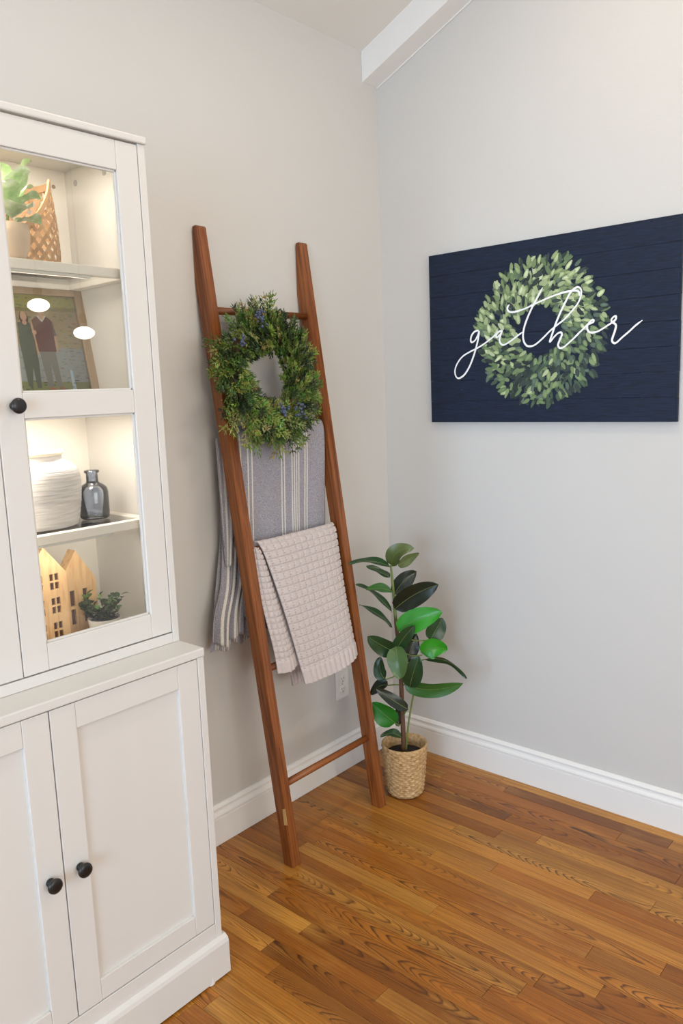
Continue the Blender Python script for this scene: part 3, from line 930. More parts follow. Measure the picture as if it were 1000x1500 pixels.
# ================================================================== RUBBER PLANT
PC = Vector((-0.334, -0.304, 0.0))
PL = thing('potted_rubber_plant', 'tall rubber plant in a woven seagrass basket in the room corner', 'plant', PC)
def basket_mesh(r0, r1, h, stakes, rows, amp):
    nu, nv = stakes * 6, rows * 5
    V, F = [], []
    for j in range(nv + 1):
        s = j / nv
        rb = r0 + (r1 - r0) * (s ** 0.8)
        if s < 0.06: rb -= 0.006 * (1 - s / 0.06)
        for i in range(nu):
            th = 2 * math.pi * i / nu
            row = s * rows
            k = int(row)
            fr = abs(math.sin(math.pi * row)) ** 0.6
            wv = math.cos(math.pi * (i / 6.0) + math.pi * k)
            rr = rb + amp * (0.55 * wv * fr + 0.45 * fr)
            V.append((rr * math.cos(th), rr * math.sin(th), h * s + 0.002))
    for j in range(nv):
        for i in range(nu):
            a, b = j * nu + i, j * nu + (i + 1) % nu
            F.append((a, b, b + nu, a + nu))
    # rim roll and inner wall
    top = nv * nu
    rings = [top]
    for dr, z in ((0.0010, h + 0.006), (-0.004, h + 0.0075), (-0.008, h + 0.003), (-0.009, h - 0.02), (-0.012, h * 0.45), (-0.014, 0.008)):
        s = max(0, min(1, z / h)); rb = r0 + (r1 - r0) * (s ** 0.8)
        st = len(V)
        for i in range(nu):
            th = 2 * math.pi * i / nu
            w_ = 0.0016 * math.cos(math.pi * i / 6.0 + z * 500) if z < h else 0.0006 * math.cos(i * 1.3)
            V.append(((rb + dr + w_) * math.cos(th), (rb + dr + w_) * math.sin(th), z))
        rings.append(st)
    for a0, b0 in zip(rings, rings[1:]):
        for i in range(nu):
            F.append((a0 + i, a0 + (i + 1) % nu, b0 + (i + 1) % nu, b0 + i))
    F.append(tuple(range(nu))[::-1])
    F.append(tuple(range(rings[-1], rings[-1] + nu)))
    return V, F
V, F = basket_mesh(0.066, 0.084, 0.190, 30, 22, 0.0030)
from_py('woven_basket', V, F, 'seagrass', PL, True)
bm = bmesh.new()
lathe(bm, [(0.001, 0.162), (0.03, 0.161), (0.055, 0.158), (0.070, 0.155), (0.070, 0.10)], 32)
from_bm('soil', bm, 'soil', PL)
STEM = [(-0.336, -0.302, 0.155), (-0.337, -0.301, 0.324), (-0.34, -0.297, 0.535), (-0.345, -0.289, 0.651), (-0.349, -0.284, 0.767), (-0.351, -0.281, 0.83), (-0.354, -0.278, 0.873)]
cs = catmull(STEM, 6)
bm = bmesh.new(); n_ = len(cs)
low = [p - PC for p in cs[:n_ * 55 // 100]]
tube(bm, low, [0.0095 - 0.003 * k / len(low) for k in range(len(low))], 12)
from_bm('woody_stem', bm, 'bark', PL, True)
bm = bmesh.new(); hi_ = [p - PC for p in cs[n_ * 55 // 100 - 1:]]
tube(bm, hi_, [0.0062 - 0.003 * k / len(hi_) for k in range(len(hi_))], 12)
from_bm('green_stem', bm, 'stem_green', PL, True)
bm = bmesh.new(); tube(bm, [p - PC for p in catmull([(-0.331, -0.308, 0.155), (-0.332, -0.324, 0.274), (-0.323, -0.335, 0.354), (-0.328, -0.346, 0.406), (-0.345, -0.330, 0.432)], 5)], 0.0035, 8)
from_bm('side_shoot', bm, 'stem_green', PL, True)
BR = [[(-0.34, -0.295, 0.469), (-0.356, -0.275, 0.451), (-0.373, -0.253, 0.443)], [(-0.337, -0.3, 0.419), (-0.349, -0.284, 0.422), (-0.351, -0.248, 0.412)], [(-0.337, -0.3, 0.409), (-0.331, -0.308, 0.422), (-0.339, -0.33, 0.424)], [(-0.342, -0.293, 0.561), (-0.317, -0.327, 0.534), (-0.274, -0.351, 0.527)], [(-0.337, -0.299, 0.27), (-0.362, -0.299, 0.274), (-0.376, -0.298, 0.286)], [(-0.335, -0.302, 0.297), (-0.353, -0.329, 0.331), (-0.365, -0.347, 0.348)], [(-0.343, -0.292, 0.613), (-0.293, -0.326, 0.585), (-0.239, -0.364, 0.577)], [(-0.343, -0.292, 0.495), (-0.302, -0.33, 0.504), (-0.261, -0.351, 0.507)]]
for b in BR:
    bm = bmesh.new(); tube(bm, [p - PC for p in catmull(b, 5)], 0.0026, 8)
    from_bm('leaf_stalk', bm, 'stem_green', PL, True)
LEAVES = [
((-0.351, -0.282, 0.87), (-0.376, -0.298, 0.942), (-0.327, -0.363, 0.94), 0.0321, -25, 'o'),
((-0.329, -0.293, 0.868), (-0.3, -0.299, 0.88), (-0.243, -0.326, 0.903), 0.0198, 20, 'o'),
((-0.369, -0.29, 0.87), (-0.432, -0.257, 0.918), (-0.513, -0.215, 0.899), 0.0221, 60, 'd'),
((-0.356, -0.275, 0.828), (-0.362, -0.234, 0.849), (-0.376, -0.182, 0.863), 0.0173, 50, 'd'),
((-0.332, -0.273, 0.759), (-0.299, -0.284, 0.807), (-0.249, -0.317, 0.834), 0.0326, 10, 'k'),
((-0.376, -0.298, 0.785), (-0.425, -0.282, 0.813), (-0.478, -0.262, 0.807), 0.0197, 45, 'm'),
((-0.353, -0.278, 0.698), (-0.403, -0.245, 0.788), (-0.461, -0.202, 0.815), 0.0175, 62, 'd'),
((-0.363, -0.299, 0.716), (-0.348, -0.368, 0.784), (-0.31, -0.453, 0.817), 0.0422, 15, 'k'),
((-0.354, -0.277, 0.641), (-0.397, -0.253, 0.707), (-0.447, -0.203, 0.736), 0.0176, 60, 'd'),
((-0.365, -0.313, 0.638), (-0.344, -0.374, 0.691), (-0.294, -0.457, 0.713), 0.0424, -10, 'b'),
((-0.239, -0.364, 0.577), (-0.218, -0.375, 0.615), (-0.194, -0.39, 0.656), 0.0386, 20, 'd'),
((-0.378, -0.311, 0.569), (-0.382, -0.34, 0.617), (-0.362, -0.384, 0.67), 0.0276, 10, 'd'),
((-0.372, -0.303, 0.558), (-0.416, -0.279, 0.584), (-0.455, -0.243, 0.628), 0.0352, -15, 'd'),
((-0.388, -0.316, 0.586), (-0.414, -0.347, 0.541), (-0.411, -0.351, 0.478), 0.0374, 10, 'u'),
((-0.343, -0.342, 0.425), (-0.36, -0.369, 0.491), (-0.345, -0.389, 0.552), 0.0358, -5, 'd'),
((-0.306, -0.308, 0.501), (-0.293, -0.309, 0.555), (-0.261, -0.319, 0.601), 0.0309, 20, 'k'),
((-0.275, -0.349, 0.535), (-0.253, -0.379, 0.568), (-0.202, -0.414, 0.54), 0.0385, 10, 'b'),
((-0.263, -0.349, 0.507), (-0.211, -0.435, 0.531), (-0.194, -0.49, 0.443), 0.0207, 58, 'd'),
((-0.345, -0.323, 0.435), (-0.323, -0.403, 0.397), (-0.236, -0.502, 0.441), 0.0333, 25, 'm'),
((-0.373, -0.253, 0.443), (-0.375, -0.217, 0.465), (-0.358, -0.222, 0.52), 0.0258, -20, 'd'),
((-0.351, -0.248, 0.412), (-0.363, -0.215, 0.419), (-0.367, -0.177, 0.363), 0.0234, 30, 'k'),
((-0.365, -0.347, 0.348), (-0.414, -0.314, 0.39), (-0.447, -0.27, 0.435), 0.0231, 20, 'k'),
((-0.376, -0.298, 0.286), (-0.408, -0.272, 0.32), (-0.426, -0.231, 0.366), 0.0417, -10, 'g'),
((-0.345, -0.289, 0.259), (-0.344, -0.274, 0.293), (-0.326, -0.281, 0.342), 0.0158, 20, 'k'),
((-0.364, -0.315, 0.23), (-0.392, -0.293, 0.267), (-0.426, -0.265, 0.24), 0.0184, 55, 'd'),
]

VW = Vector((-0.79, -0.59, 0.20)).normalized()
def leaf_mesh(name, b, c, t_, hw, tw, mat, parent, off, nl=14, nw=8, fold=0.22, ripple=0.003, seed=0, view=VW):
    b, c, t_ = Vector(b) - off, Vector(c) - off, Vector(t_) - off
    V, F = [], []
    for i in range(nl + 1):
        s = i / nl
        p = b * (1 - s) ** 2 + c * 2 * s * (1 - s) + t_ * s * s
        d = ((c - b) * (1 - s) + (t_ - c) * s).normalized()
        side = d.cross(view).normalized()
        side = Matrix.Rotation(R_(tw), 3, d) @ side
        nrm = side.cross(d).normalized()
        if nrm.dot(view) < 0: nrm = -nrm
        wd = hw * (math.sin(math.pi * min(1, 0.02 + 0.98 * s) ** 0.82)) ** 0.58 if 0 < s < 1 else hw * 0.03
        for k in range(nw + 1):
            x = 2 * k / nw - 1
            h = fold * abs(x) ** 1.3 * wd + ripple * math.sin(s * 9 + seed + x * 2) * abs(x)
            V.append(tuple(p + side * x * wd + nrm * h))
    for i in range(nl):
        for k in range(nw):
            a = i * (nw + 1) + k
            F.append((a, a + 1, a + nw + 2, a + nw + 1))
    # orient the faces towards the viewer side so the upper leaf colour shows there
    o = from_py(name, V, F, mat, parent, True)
    me = o.data
    nn = Vector((0, 0, 0))
    for p_ in me.polygons: nn += p_.normal * p_.area
    if nn.dot(view) < 0: me.flip_normals()
    return o
for i, (b, c, t_, hw, tw, k) in enumerate(LEAVES):
    o = leaf_mesh('leaf', b, c, t_, hw, tw, 'leaf_' + k, PL, PC, seed=i * 1.7)
    # pale midrib down the middle of the blade
    b, c, t_ = Vector(b) - PC, Vector(c) - PC, Vector(t_) - PC
    bm = bmesh.new()
    tube(bm, [b * (1 - s) ** 2 + c * 2 * s * (1 - s) + t_ * s * s for s in [q / 8 for q in range(9)]], [0.0012 - 0.0008 * q / 8 for q in range(9)], 6)
    from_bm('midrib', bm, 'stem_green', o, True)

# ================================================================== OUTLET
OUT = thing('wall_outlet', 'white double power outlet low on the greige wall', 'outlet', (-0.333, 0, 0.356))
bm = bmesh.new(); bx(bm, -0.038, 0.038, -0.006, -0.0004, -0.059, 0.059, 0.0025)
from_bm('cover_plate', bm, 'plastic_white', OUT)
for dz in (0.021, -0.021):
    bm = bmesh.new()
    lathe(bm, [(0.0165, 0.0055), (0.0165, 0.0075), (0.015, 0.0082)], 24)
    r_ = from_bm('receptacle', bm, 'plastic_white', OUT, True, loc=(0, 0, dz), rot=(R_(90), 0, 0))
    for sx, sy, w_, h_ in ((-0.006, 0.003, 0.0011, 0.0045), (0.006, 0.003, 0.0011, 0.0038), (0, -0.008, 0.0022, 0.0022)):
        box('slot', sx - w_, sx + w_, sy - h_, sy + h_, 0.0080, 0.0085, 'dark_slot', r_)
bm = bmesh.new(); lathe(bm, [(0.0028, 0.0055), (0.0028, 0.0068)], 14)
from_bm('screw', bm, 'metal_grey', OUT, loc=(0, 0, 0), rot=(R_(90), 0, 0))

# ================================================================== SIGN
SG = thing('wall_sign', 'navy plank sign painted with a green wreath and the word gather', 'sign', (0, -0.694, 1.675))
SO = -Vector((0, -0.694, 1.675))
SY0, SY1, SZ0, SZ1 = -1.1495, -0.2385, 1.367, 1.983
rng = random.Random(3)
bh = (SZ1 - SZ0) / 8
for k in range(8):
    z0 = SZ0 + k * bh
    j0, j1, jx = rng.uniform(-0.0008, 0.0008), rng.uniform(-0.0008, 0.0008), rng.uniform(-0.0006, 0.0006)
    o = box('board', -0.0200 + jx, -0.0062, SY0 + j0, SY1 + j1, z0 + 0.0003, z0 + bh - 0.0003, 'navy_board', SG, 0.0005, loc=SO)
for y in (-1.0, -0.39):
    box('batten', -0.006, -0.0005, y - 0.03, y + 0.03, SZ0 + 0.04, SZ1 - 0.04, 'navy_board', SG, loc=SO)
# painted wreath: flat brush-stroke leaves
PAL = [srgb(160, 174, 128), srgb(134, 152, 104), srgb(98, 120, 80), srgb(66, 86, 64), srgb(36, 50, 44), srgb(182, 194, 152), srgb(116, 136, 92), srgb(48, 60, 56), srgb(84, 102, 88)]
V, F, C = [], [], []
NL = 1150
CY_, CZ_ = -0.686, 1.676
for i in range(NL):
    a = rng.uniform(0, 2 * math.pi)
    layer = i / NL
    f_ = rng.uniform(0.36, 0.97)
    ro = 0.258 * f_
    jit = 1 + 0.03 * math.sin(a * 7)
    y, z = math.cos(a) * ro * 0.97 * jit, math.sin(a) * ro * 1.0 * jit
    dirang = a + R_(rng.gauss(35, 26)) if f_ < 0.8 else a + R_(rng.gauss(22, 24))
    ln, wd = rng.uniform(0.012, 0.019), rng.uniform(0.0055, 0.0085)
    # darker at the bottom right interior, lighter at top left, as painted
    shade = 0.55 * layer + 0.25 * rng.random() + 0.13 * math.sin(a) + 0.06 * math.cos(a)
    if shade < 0.30: c = rng.choice([PAL[4], PAL[7], PAL[3]])
    elif shade < 0.52: c = rng.choice([PAL[2], PAL[3], PAL[8], PAL[6]])
    else: c = rng.choice([PAL[0], PAL[1], PAL[6], PAL[5], PAL[2], PAL[0]])
    if rng.random() < 0.14: c = rng.choice([PAL[4], PAL[7], srgb(28, 38, 40)])
    k0 = len(V)
    ca, sa = math.cos(dirang), math.sin(dirang)
    xx = -0.02085 - 0.0006 * layer
    for q in range(10):
        th = 2 * math.pi * q / 10
        lx, ly = math.cos(th) * ln, math.sin(th) * wd * (1 - 0.25 * math.cos(th))
        V.append((xx, CY_ + y + lx * ca - ly * sa + 0.694, CZ_ + z + lx * sa + ly * ca - 1.675)); C.append(c)
    F.append(tuple(range(k0, k0 + 10)))
    if layer > 0.45 and rng.random() < 0.55:      # lighter centre stroke
        k0 = len(V)
        c2 = tuple(min(1, q * 1.35) for q in c[:3])
        for q in range(8):
            th = 2 * math.pi * q / 8
            lx, ly = math.cos(th) * ln * 0.62, math.sin(th) * wd * 0.5
            V.append((xx - 0.00002, CY_ + y + lx * ca - ly * sa + 0.694, CZ_ + z + lx * sa + ly * ca - 1.675)); C.append(c2)
        F.append(tuple(range(k0, k0 + 8)))
o = from_py('painted_wreath', V, F, 'painted_leaf', SG)
set_tint(o.data, C); tag(o, 'painted ring of green leaves', kind='stuff')
STROKES = [[(-0.451, 1.692), (-0.447, 1.696), (-0.432, 1.692), (-0.42, 1.678), (-0.417, 1.662), (-0.423, 1.656), (-0.436, 1.663), (-0.447, 1.68), (-0.452, 1.692), (-0.45, 1.676), (-0.446, 1.658), (-0.438, 1.632), (-0.427, 1.603), (-0.409, 1.567), (-0.387, 1.54), (-0.364, 1.529), (-0.351, 1.538), (-0.348, 1.559), (-0.359, 1.584), (-0.381, 1.607), (-0.412, 1.622), (-0.447, 1.635), (-0.476, 1.649), (-0.506, 1.667), (-0.522, 1.678), (-0.521, 1.671), (-0.524, 1.667), (-0.53, 1.669), (-0.541, 1.679), (-0.546, 1.687), (-0.537, 1.687), (-0.529, 1.683), (-0.521, 1.674), (-0.524, 1.667), (-0.53, 1.669), (-0.541, 1.679), (-0.545, 1.686), (-0.539, 1.672), (-0.535, 1.654), (-0.543, 1.641), (-0.555, 1.639), (-0.579, 1.65), (-0.607, 1.667), (-0.629, 1.679)],
[(-0.7, 1.819), (-0.682, 1.79), (-0.663, 1.76), (-0.644, 1.724), (-0.632, 1.694), (-0.627, 1.667), (-0.63, 1.646), (-0.64, 1.631), (-0.655, 1.627), (-0.674, 1.632), (-0.701, 1.651), (-0.727, 1.673), (-0.753, 1.691), (-0.778, 1.707), (-0.803, 1.73), (-0.825, 1.754), (-0.836, 1.779), (-0.836, 1.797), (-0.827, 1.806), (-0.815, 1.804), (-0.799, 1.791), (-0.782, 1.763), (-0.766, 1.734), (-0.749, 1.698), (-0.738, 1.669), (-0.727, 1.637), (-0.742, 1.652), (-0.757, 1.664), (-0.768, 1.665), (-0.77, 1.656), (-0.761, 1.637), (-0.757, 1.624), (-0.763, 1.615), (-0.776, 1.616), (-0.797, 1.631), (-0.822, 1.651), (-0.833, 1.66)],
[(-0.575, 1.775), (-0.567, 1.766), (-0.569, 1.755), (-0.583, 1.748), (-0.608, 1.75), (-0.64, 1.757), (-0.663, 1.765), (-0.701, 1.777), (-0.73, 1.785), (-0.76, 1.792), (-0.789, 1.796), (-0.817, 1.796), (-0.829, 1.79), (-0.83, 1.777)],
[(-0.816, 1.649), (-0.839, 1.666), (-0.858, 1.683), (-0.872, 1.696), (-0.879, 1.697), (-0.879, 1.691), (-0.869, 1.687), (-0.86, 1.683), (-0.858, 1.672), (-0.864, 1.661), (-0.875, 1.657), (-0.892, 1.659), (-0.911, 1.667), (-0.927, 1.676), (-0.939, 1.683), (-0.939, 1.693), (-0.946, 1.701), (-0.953, 1.702), (-0.953, 1.694), (-0.947, 1.687), (-0.94, 1.684), (-0.948, 1.681), (-0.954, 1.673), (-0.951, 1.657), (-0.945, 1.64), (-0.942, 1.627), (-0.948, 1.619), (-0.957, 1.62), (-0.975, 1.635), (-0.996, 1.651), (-1.016, 1.668), (-1.038, 1.683)],
]

V, F = [], []
for s_i, st in enumerate(STROKES):
    pts = catmull([(0, y, z) for y, z in st], 6)
    n_ = len(pts); k0 = len(V)
    for i, p in enumerate(pts):
        d = (pts[min(i + 1, n_ - 1)] - pts[max(i - 1, 0)]).normalized()
        nrm = Vector((0, -d.z, d.y))
        wd = (0.0034 if d.z < 0.2 else 0.0028) * min(1, 0.35 + i / 6, 0.35 + (n_ - 1 - i) / 6)
        for sg in (-1, 1):
            q = p + nrm * wd * sg
            V.append((-0.0218 - 0.00004 * s_i - 0.0000004 * i, q.y + 0.694, q.z - 1.675))
            
    for i in range(n_ - 1):
        a = k0 + 2 * i
        F.append((a, a + 1, a + 3, a + 2))
from_py('lettering', V, F, 'script_white', SG)['label'] = 'white brush script reading gather'

# ================================================================== THINGS IN THE CABINET
def place(o, loc): o.location = loc; return o
# bamboo basket on the top shelf: diagonal lattice of strips with a dipped rim
BKC = Vector((-1.5796, -0.160, 1.8005))
BK = thing('bamboo_basket', 'open-weave bamboo basket with dipped rim on the top cabinet shelf', 'basket', BKC)
FRONT = R_(-128)
def rim_h(th):
    c_ = max(0.0, math.cos(th - FRONT))
    return 0.206 - 0.125 * c_ ** 1.3
def brad(z):
    s = min(1, max(0, z / 0.2))
    return 0.088 - 0.010 * s ** 1.4 + 0.003 * math.sin(s * math.pi)
V, F = [], []
NS = 22
for sg in (-1, 1):
    for k in range(NS):
        th0 = 2 * math.pi * k / NS
        prev = None
        for i in range(29):
            z = 0.206 * i / 28
            th = th0 + sg * (z / 0.206) * 1.9
            if z > rim_h(th) - 0.004: prev = None; continue
            wv = 0.0011 * math.sin(i * 1.57 + k * 3.14 + (0 if sg > 0 else 3.14))
            rr = brad(z) + wv
            tz, tt = 0.206 / 28, sg * 1.9 / 28 * rr
            ln = math.hypot(tz, tt)
            wz, wt = -tt / ln * 0.0043, tz / ln * 0.0043
            cur = []
            for q in (-1, 1):
                for dr in (0.0006, -0.0006):
                    th2 = th + q * wt / rr
                    cur.append(len(V)); V.append(((rr + dr) * math.cos(th2), (rr + dr) * math.sin(th2), max(0.001, z + q * wz)))
            if prev:
                a, b = prev, cur
                F += [(a[0], a[2], b[2], b[0]), (a[3], a[1], b[1], b[3]), (a[1], a[0], b[0], b[1]), (a[2], a[3], b[3], b[2])]
            prev = cur
tag(from_py('bamboo_lattice', V, F, 'wicker_tan', BK), kind='stuff')
V, F = [], []
for i in range(97):
    th = 2 * math.pi * i / 96
    h = rim_h(th)
    for dr, dz in ((0.0022, 0.004), (-0.0022, 0.004), (-0.0026, -0.012), (0.0026, -0.012)):
        rr = brad(h) + dr
        V.append((rr * math.cos(th), rr * math.sin(th), h + dz))
for i in range(96):
    for q in range(4):
        a = i * 4
        F.append((a + q, a + 4 + q, a + 4 + (q + 1) % 4, a + (q + 1) % 4))
from_py('rim_band', V, F, 'wicker_tan', BK)
bm = bmesh.new(); lathe(bm, [(0.080, 0.0005), (0.088, 0.004), (0.087, 0.008), (0.07, 0.006)], 48)
from_bm('woven_base', bm, 'wicker_tan', BK)

# birch bowl with a frosted leafy plant
BWC = Vector((-1.6788, -0.2935, 1.8005))
BW = thing('bowl_planter', 'birch bowl holding a frosted green leafy plant in front of the basket', 'plant', BWC)
bm = bmesh.new(); lathe(bm, [(0.028, 0.0003), (0.037, 0.006), (0.0455, 0.025), (0.0490, 0.050), (0.0480, 0.074), (0.0455, 0.0745), (0.044, 0.06), (0.040, 0.05)], 48)
from_bm('bowl', bm, 'bowl_birch', BW, True)
bm = bmesh.new(); lathe(bm, [(0.001, 0.062), (0.03, 0.061), (0.0430, 0.057), (0.039, 0.051)], 32)
from_bm('soil', bm, 'soil', BW)
t = NT('frosted_leaf')
v = t.coord((1, 1, 1), True)
f = t.noise(v, 26, 4, 0.6)
t.base(t.ramp(f, [(0.3, srgb(140, 168, 118)), (0.48, srgb(180, 200, 150)), (0.64, srgb(222, 230, 208))]))
t.rough(0.75)
bm = bmesh.new(); tube(bm, [(0.004, 0, 0.055), (0.010, 0, 0.10), (0.012, 0, 0.152)], [0.004, 0.003, 0.0025], 8)
from_bm('stalk', bm, 'stem_green', BW, True)
rng = random.Random(8)
for i in range(15):
    a = R_(i * 137.5)
    el = R_(0 + 62 * (i / 15))
    ln = 0.054 + 0.026 * rng.random()
    b = Vector((0.012 * math.cos(a) + 0.012, 0.012 * math.sin(a), 0.078 + 0.0052 * i))
    d = Vector((math.cos(a) * math.cos(el), math.sin(a) * math.cos(el), math.sin(el)))
    c_ = b + d * ln * 0.6 + Vector((0, 0, 0.022))
    t_ = b + d * ln + Vector((0, 0, 0.006))
    leaf_mesh('leaf', b, c_, t_, 0.029, 0, 'frosted_leaf', BW, Vector((0, 0, 0)), 10, 6, 0.3, 0.004, i, Vector((0.02, 0.01, 1)))

# framed photograph leaning at the back of the second shelf
LEAN = math.atan(0.2)
PF = thing('picture_frame', 'weathered wood frame with a photo of two people outdoors', 'picture frame', (-1.540, -0.146, 1.5012), (-LEAN, 0, 0))
FW, FH, FB = 0.150, 0.2815, 0.022
bm = bmesh.new()
bx(bm, -FW, -FW + FB, -0.006, 0.008, 0, FH, 0.001); bx(bm, FW - FB, FW, -0.006, 0.008, 0, FH, 0.001)
bx(bm, -FW + FB + 0.0002, FW - FB - 0.0002, -0.006, 0.008, 0, FB - 0.004, 0.001); bx(bm, -FW + FB + 0.0002, FW - FB - 0.0002, -0.006, 0.008, FH - FB + 0.006, FH, 0.001)
from_bm('frame', bm, 'frame_wood', PF)
box('backing', -FW + 0.004, FW - 0.004, 0.004, 0.0075, 0.004, FH - 0.004, 'frame_wood', PF)
V, F, C = [], [], []
def poly(pts, c, lay):
    k = len(V)
    for x, z in pts: V.append((x, 0.0030 - 0.00012 * lay, z)); C.append(c)
    F.append(tuple(range(k, k + len(pts))))
def ell(cx, cz, rx, rz, c, lay, n=18):
    poly([(cx + rx * math.cos(2 * math.pi * q / n), cz + rz * math.sin(2 * math.pi * q / n)) for q in range(n)], c, lay)
X0, X1 = -FW + FB - 0.004, FW - FB + 0.004
rng = random.Random(4)
poly([(X0, 0.012), (X1, 0.012), (X1, 0.27), (X0, 0.27)], srgb(150, 138, 84), 0)
poly([(X0, 0.228), (X1, 0.238), (X1, 0.27), (X0, 0.27)], srgb(176, 166, 92), 1)
poly([(X0, 0.140), (X1, 0.128), (X1, 0.228), (X0, 0.222)], srgb(176, 152, 116), 1)
poly([(X0, 0.052), (X1, 0.046), (X1, 0.132), (X0, 0.140)], srgb(160, 162, 164), 1)
poly([(X0, 0.012), (X1, 0.012), (X1, 0.046), (X0, 0.054)], srgb(132, 136, 62), 1)
for i in range(420):                                             # rock, ripple and grass marks
    x, z = rng.uniform(X0 + 0.004, X1 - 0.004), rng.uniform(0.016, 0.262)
    cc = srgb(160, 142, 106) if z > 0.14 else (srgb(150, 150, 148) if z > 0.055 else srgb(72, 84, 34))
    cc = tuple(q * rng.uniform(0.6, 1.15) for q in cc[:3])
    ell(x, z, rng.uniform(0.002, 0.008), rng.uniform(0.0008, 0.0025), cc, 2, 8)
mx, wx = 0.030, -0.012
# man: shoes, jeans, maroon v-neck, sleeves, head
MX = 0.028
poly([(MX - 0.012, 0.026), (MX + 0.008, 0.026), (MX + 0.006, 0.032), (MX - 0.004, 0.036), (MX - 0.012, 0.034)], srgb(178, 98, 52), 3)
poly([(MX + 0.014, 0.028), (MX + 0.032, 0.028), (MX + 0.026, 0.036), (MX + 0.014, 0.038)], srgb(150, 86, 48), 3)
poly([(MX - 0.020, 0.125), (MX + 0.022, 0.125), (MX + 0.024, 0.036), (MX + 0.010, 0.036), (MX + 0.004, 0.095), (MX + 0.000, 0.036), (MX - 0.014, 0.036)], srgb(126, 120, 114), 4)
poly([(MX - 0.029, 0.196), (MX - 0.023, 0.196), (MX - 0.021, 0.125), (MX - 0.027, 0.110), (MX - 0.033, 0.128)], srgb(208, 160, 128), 4)
poly([(MX + 0.025, 0.196), (MX + 0.031, 0.190), (MX + 0.032, 0.130), (MX + 0.026, 0.122)], srgb(208, 160, 128), 4)
poly([(MX + 0.018, 0.206), (MX + 0.028, 0.200), (MX + 0.033, 0.165), (MX + 0.024, 0.163)], srgb(104, 96, 96), 5)
poly([(MX - 0.012, 0.212), (MX + 0.014, 0.212), (MX + 0.026, 0.203), (MX + 0.025, 0.124), (MX - 0.022, 0.124), (MX - 0.026, 0.203)], srgb(104, 46, 40), 6)
poly([(MX - 0.012, 0.214), (MX + 0.014, 0.214), (MX + 0.001, 0.198)], srgb(216, 206, 196), 7)
ell(MX + 0.001, 0.212, 0.006, 0.007, srgb(206, 158, 128), 8)
ell(MX + 0.001, 0.228, 0.0105, 0.0135, srgb(212, 166, 136), 9)
poly([(MX - 0.010, 0.230), (MX + 0.012, 0.230), (MX + 0.010, 0.242), (MX + 0.001, 0.245), (MX - 0.008, 0.242)], srgb(92, 62, 40), 10)
# woman: dark green jumpsuit, long hair, arm linked
WX = -0.019
ell(WX + 0.002, 0.206, 0.0115, 0.018, srgb(96, 58, 42), 3)
poly([(WX - 0.016, 0.196), (WX + 0.016, 0.196), (WX + 0.020, 0.150), (WX + 0.020, 0.098), (WX + 0.015, 0.034), (WX + 0.004, 0.034), (WX + 0.002, 0.085), (WX - 0.008, 0.034), (WX - 0.018, 0.040), (WX - 0.020, 0.150)], srgb(74, 84, 66), 4)
ell(WX + 0.002, 0.196, 0.006, 0.006, srgb(210, 160, 132), 5)
ell(WX + 0.002, 0.212, 0.0085, 0.0115, srgb(220, 172, 144), 6)
ell(WX + 0.022, 0.172, 0.006, 0.006, srgb(214, 166, 138), 11)
poly([(WX + 0.004, 0.180), (WX + 0.018, 0.178), (WX + 0.018, 0.168), (WX + 0.004, 0.166)], srgb(56, 64, 50), 10)
poly([(MX + 0.050, 0.014), (MX + 0.062, 0.014), (MX + 0.058, 0.078), (MX + 0.052, 0.078)], srgb(190, 212, 232), 2)
o = from_py('photo_print', V, F, 'photo_paint', PF)
set_tint(o.data, C); tag(o, 'colour photo of a woman in green and a man in maroon')
box('glazing', -FW + FB - 0.004, FW - FB + 0.004, -0.0002, 0.0008, 0.015, FH - 0.013, 'pane_glass', PF)

# ribbed vase
VS = thing('ceramic_vase', 'large off-white ribbed ceramic vase with cream rim beside the glass bottle', 'vase', (-1.6290, -0.205, 1.2085))
prof = [(0.088, 0.0), (0.096, 0.004), (0.102, 0.025), (0.107, 0.055), (0.110, 0.085), (0.1095, 0.112), (0.104, 0.132), (0.091, 0.147), (0.077, 0.1535), (0.072, 0.157), (0.071, 0.168)]
pr = catmull([(r, 0, z) for r, z in prof], 9)
V, F = [], []
seg = 96
rng = random.Random(2)
ph = [rng.uniform(0, 6.28) for _ in range(len(pr) + 1)]
for j, p in enumerate(pr):
    for i in range(seg):
        th = 2 * math.pi * i / seg
        rb = 0.0 if p.z > 0.150 else 0.0011 * (1 if j % 2 else -1) * (0.6 + 0.4 * math.sin(3 * th + ph[j]))
        V.append(((p.x + rb) * math.cos(th), (p.x + rb) * math.sin(th), p.z))
for j in range(len(pr) - 1):
    for i in range(seg):
        F.append((j * seg + i, j * seg + (i + 1) % seg, (j + 1) * seg + (i + 1) % seg, (j + 1) * seg + i))
F.append(tuple(range(seg))[::-1])
from_py('vase_body', V, F, 'vase_ceramic', VS, True)
bm = bmesh.new(); lathe(bm, [(0.071, 0.167), (0.0755, 0.170), (0.0765, 0.174), (0.0755, 0.178), (0.069, 0.178), (0.064, 0.172), (0.062, 0.12), (0.070, 0.06), (0.05, 0.02)], 64)
from_bm('vase_rim', bm, 'ceramic_cream', VS, True)

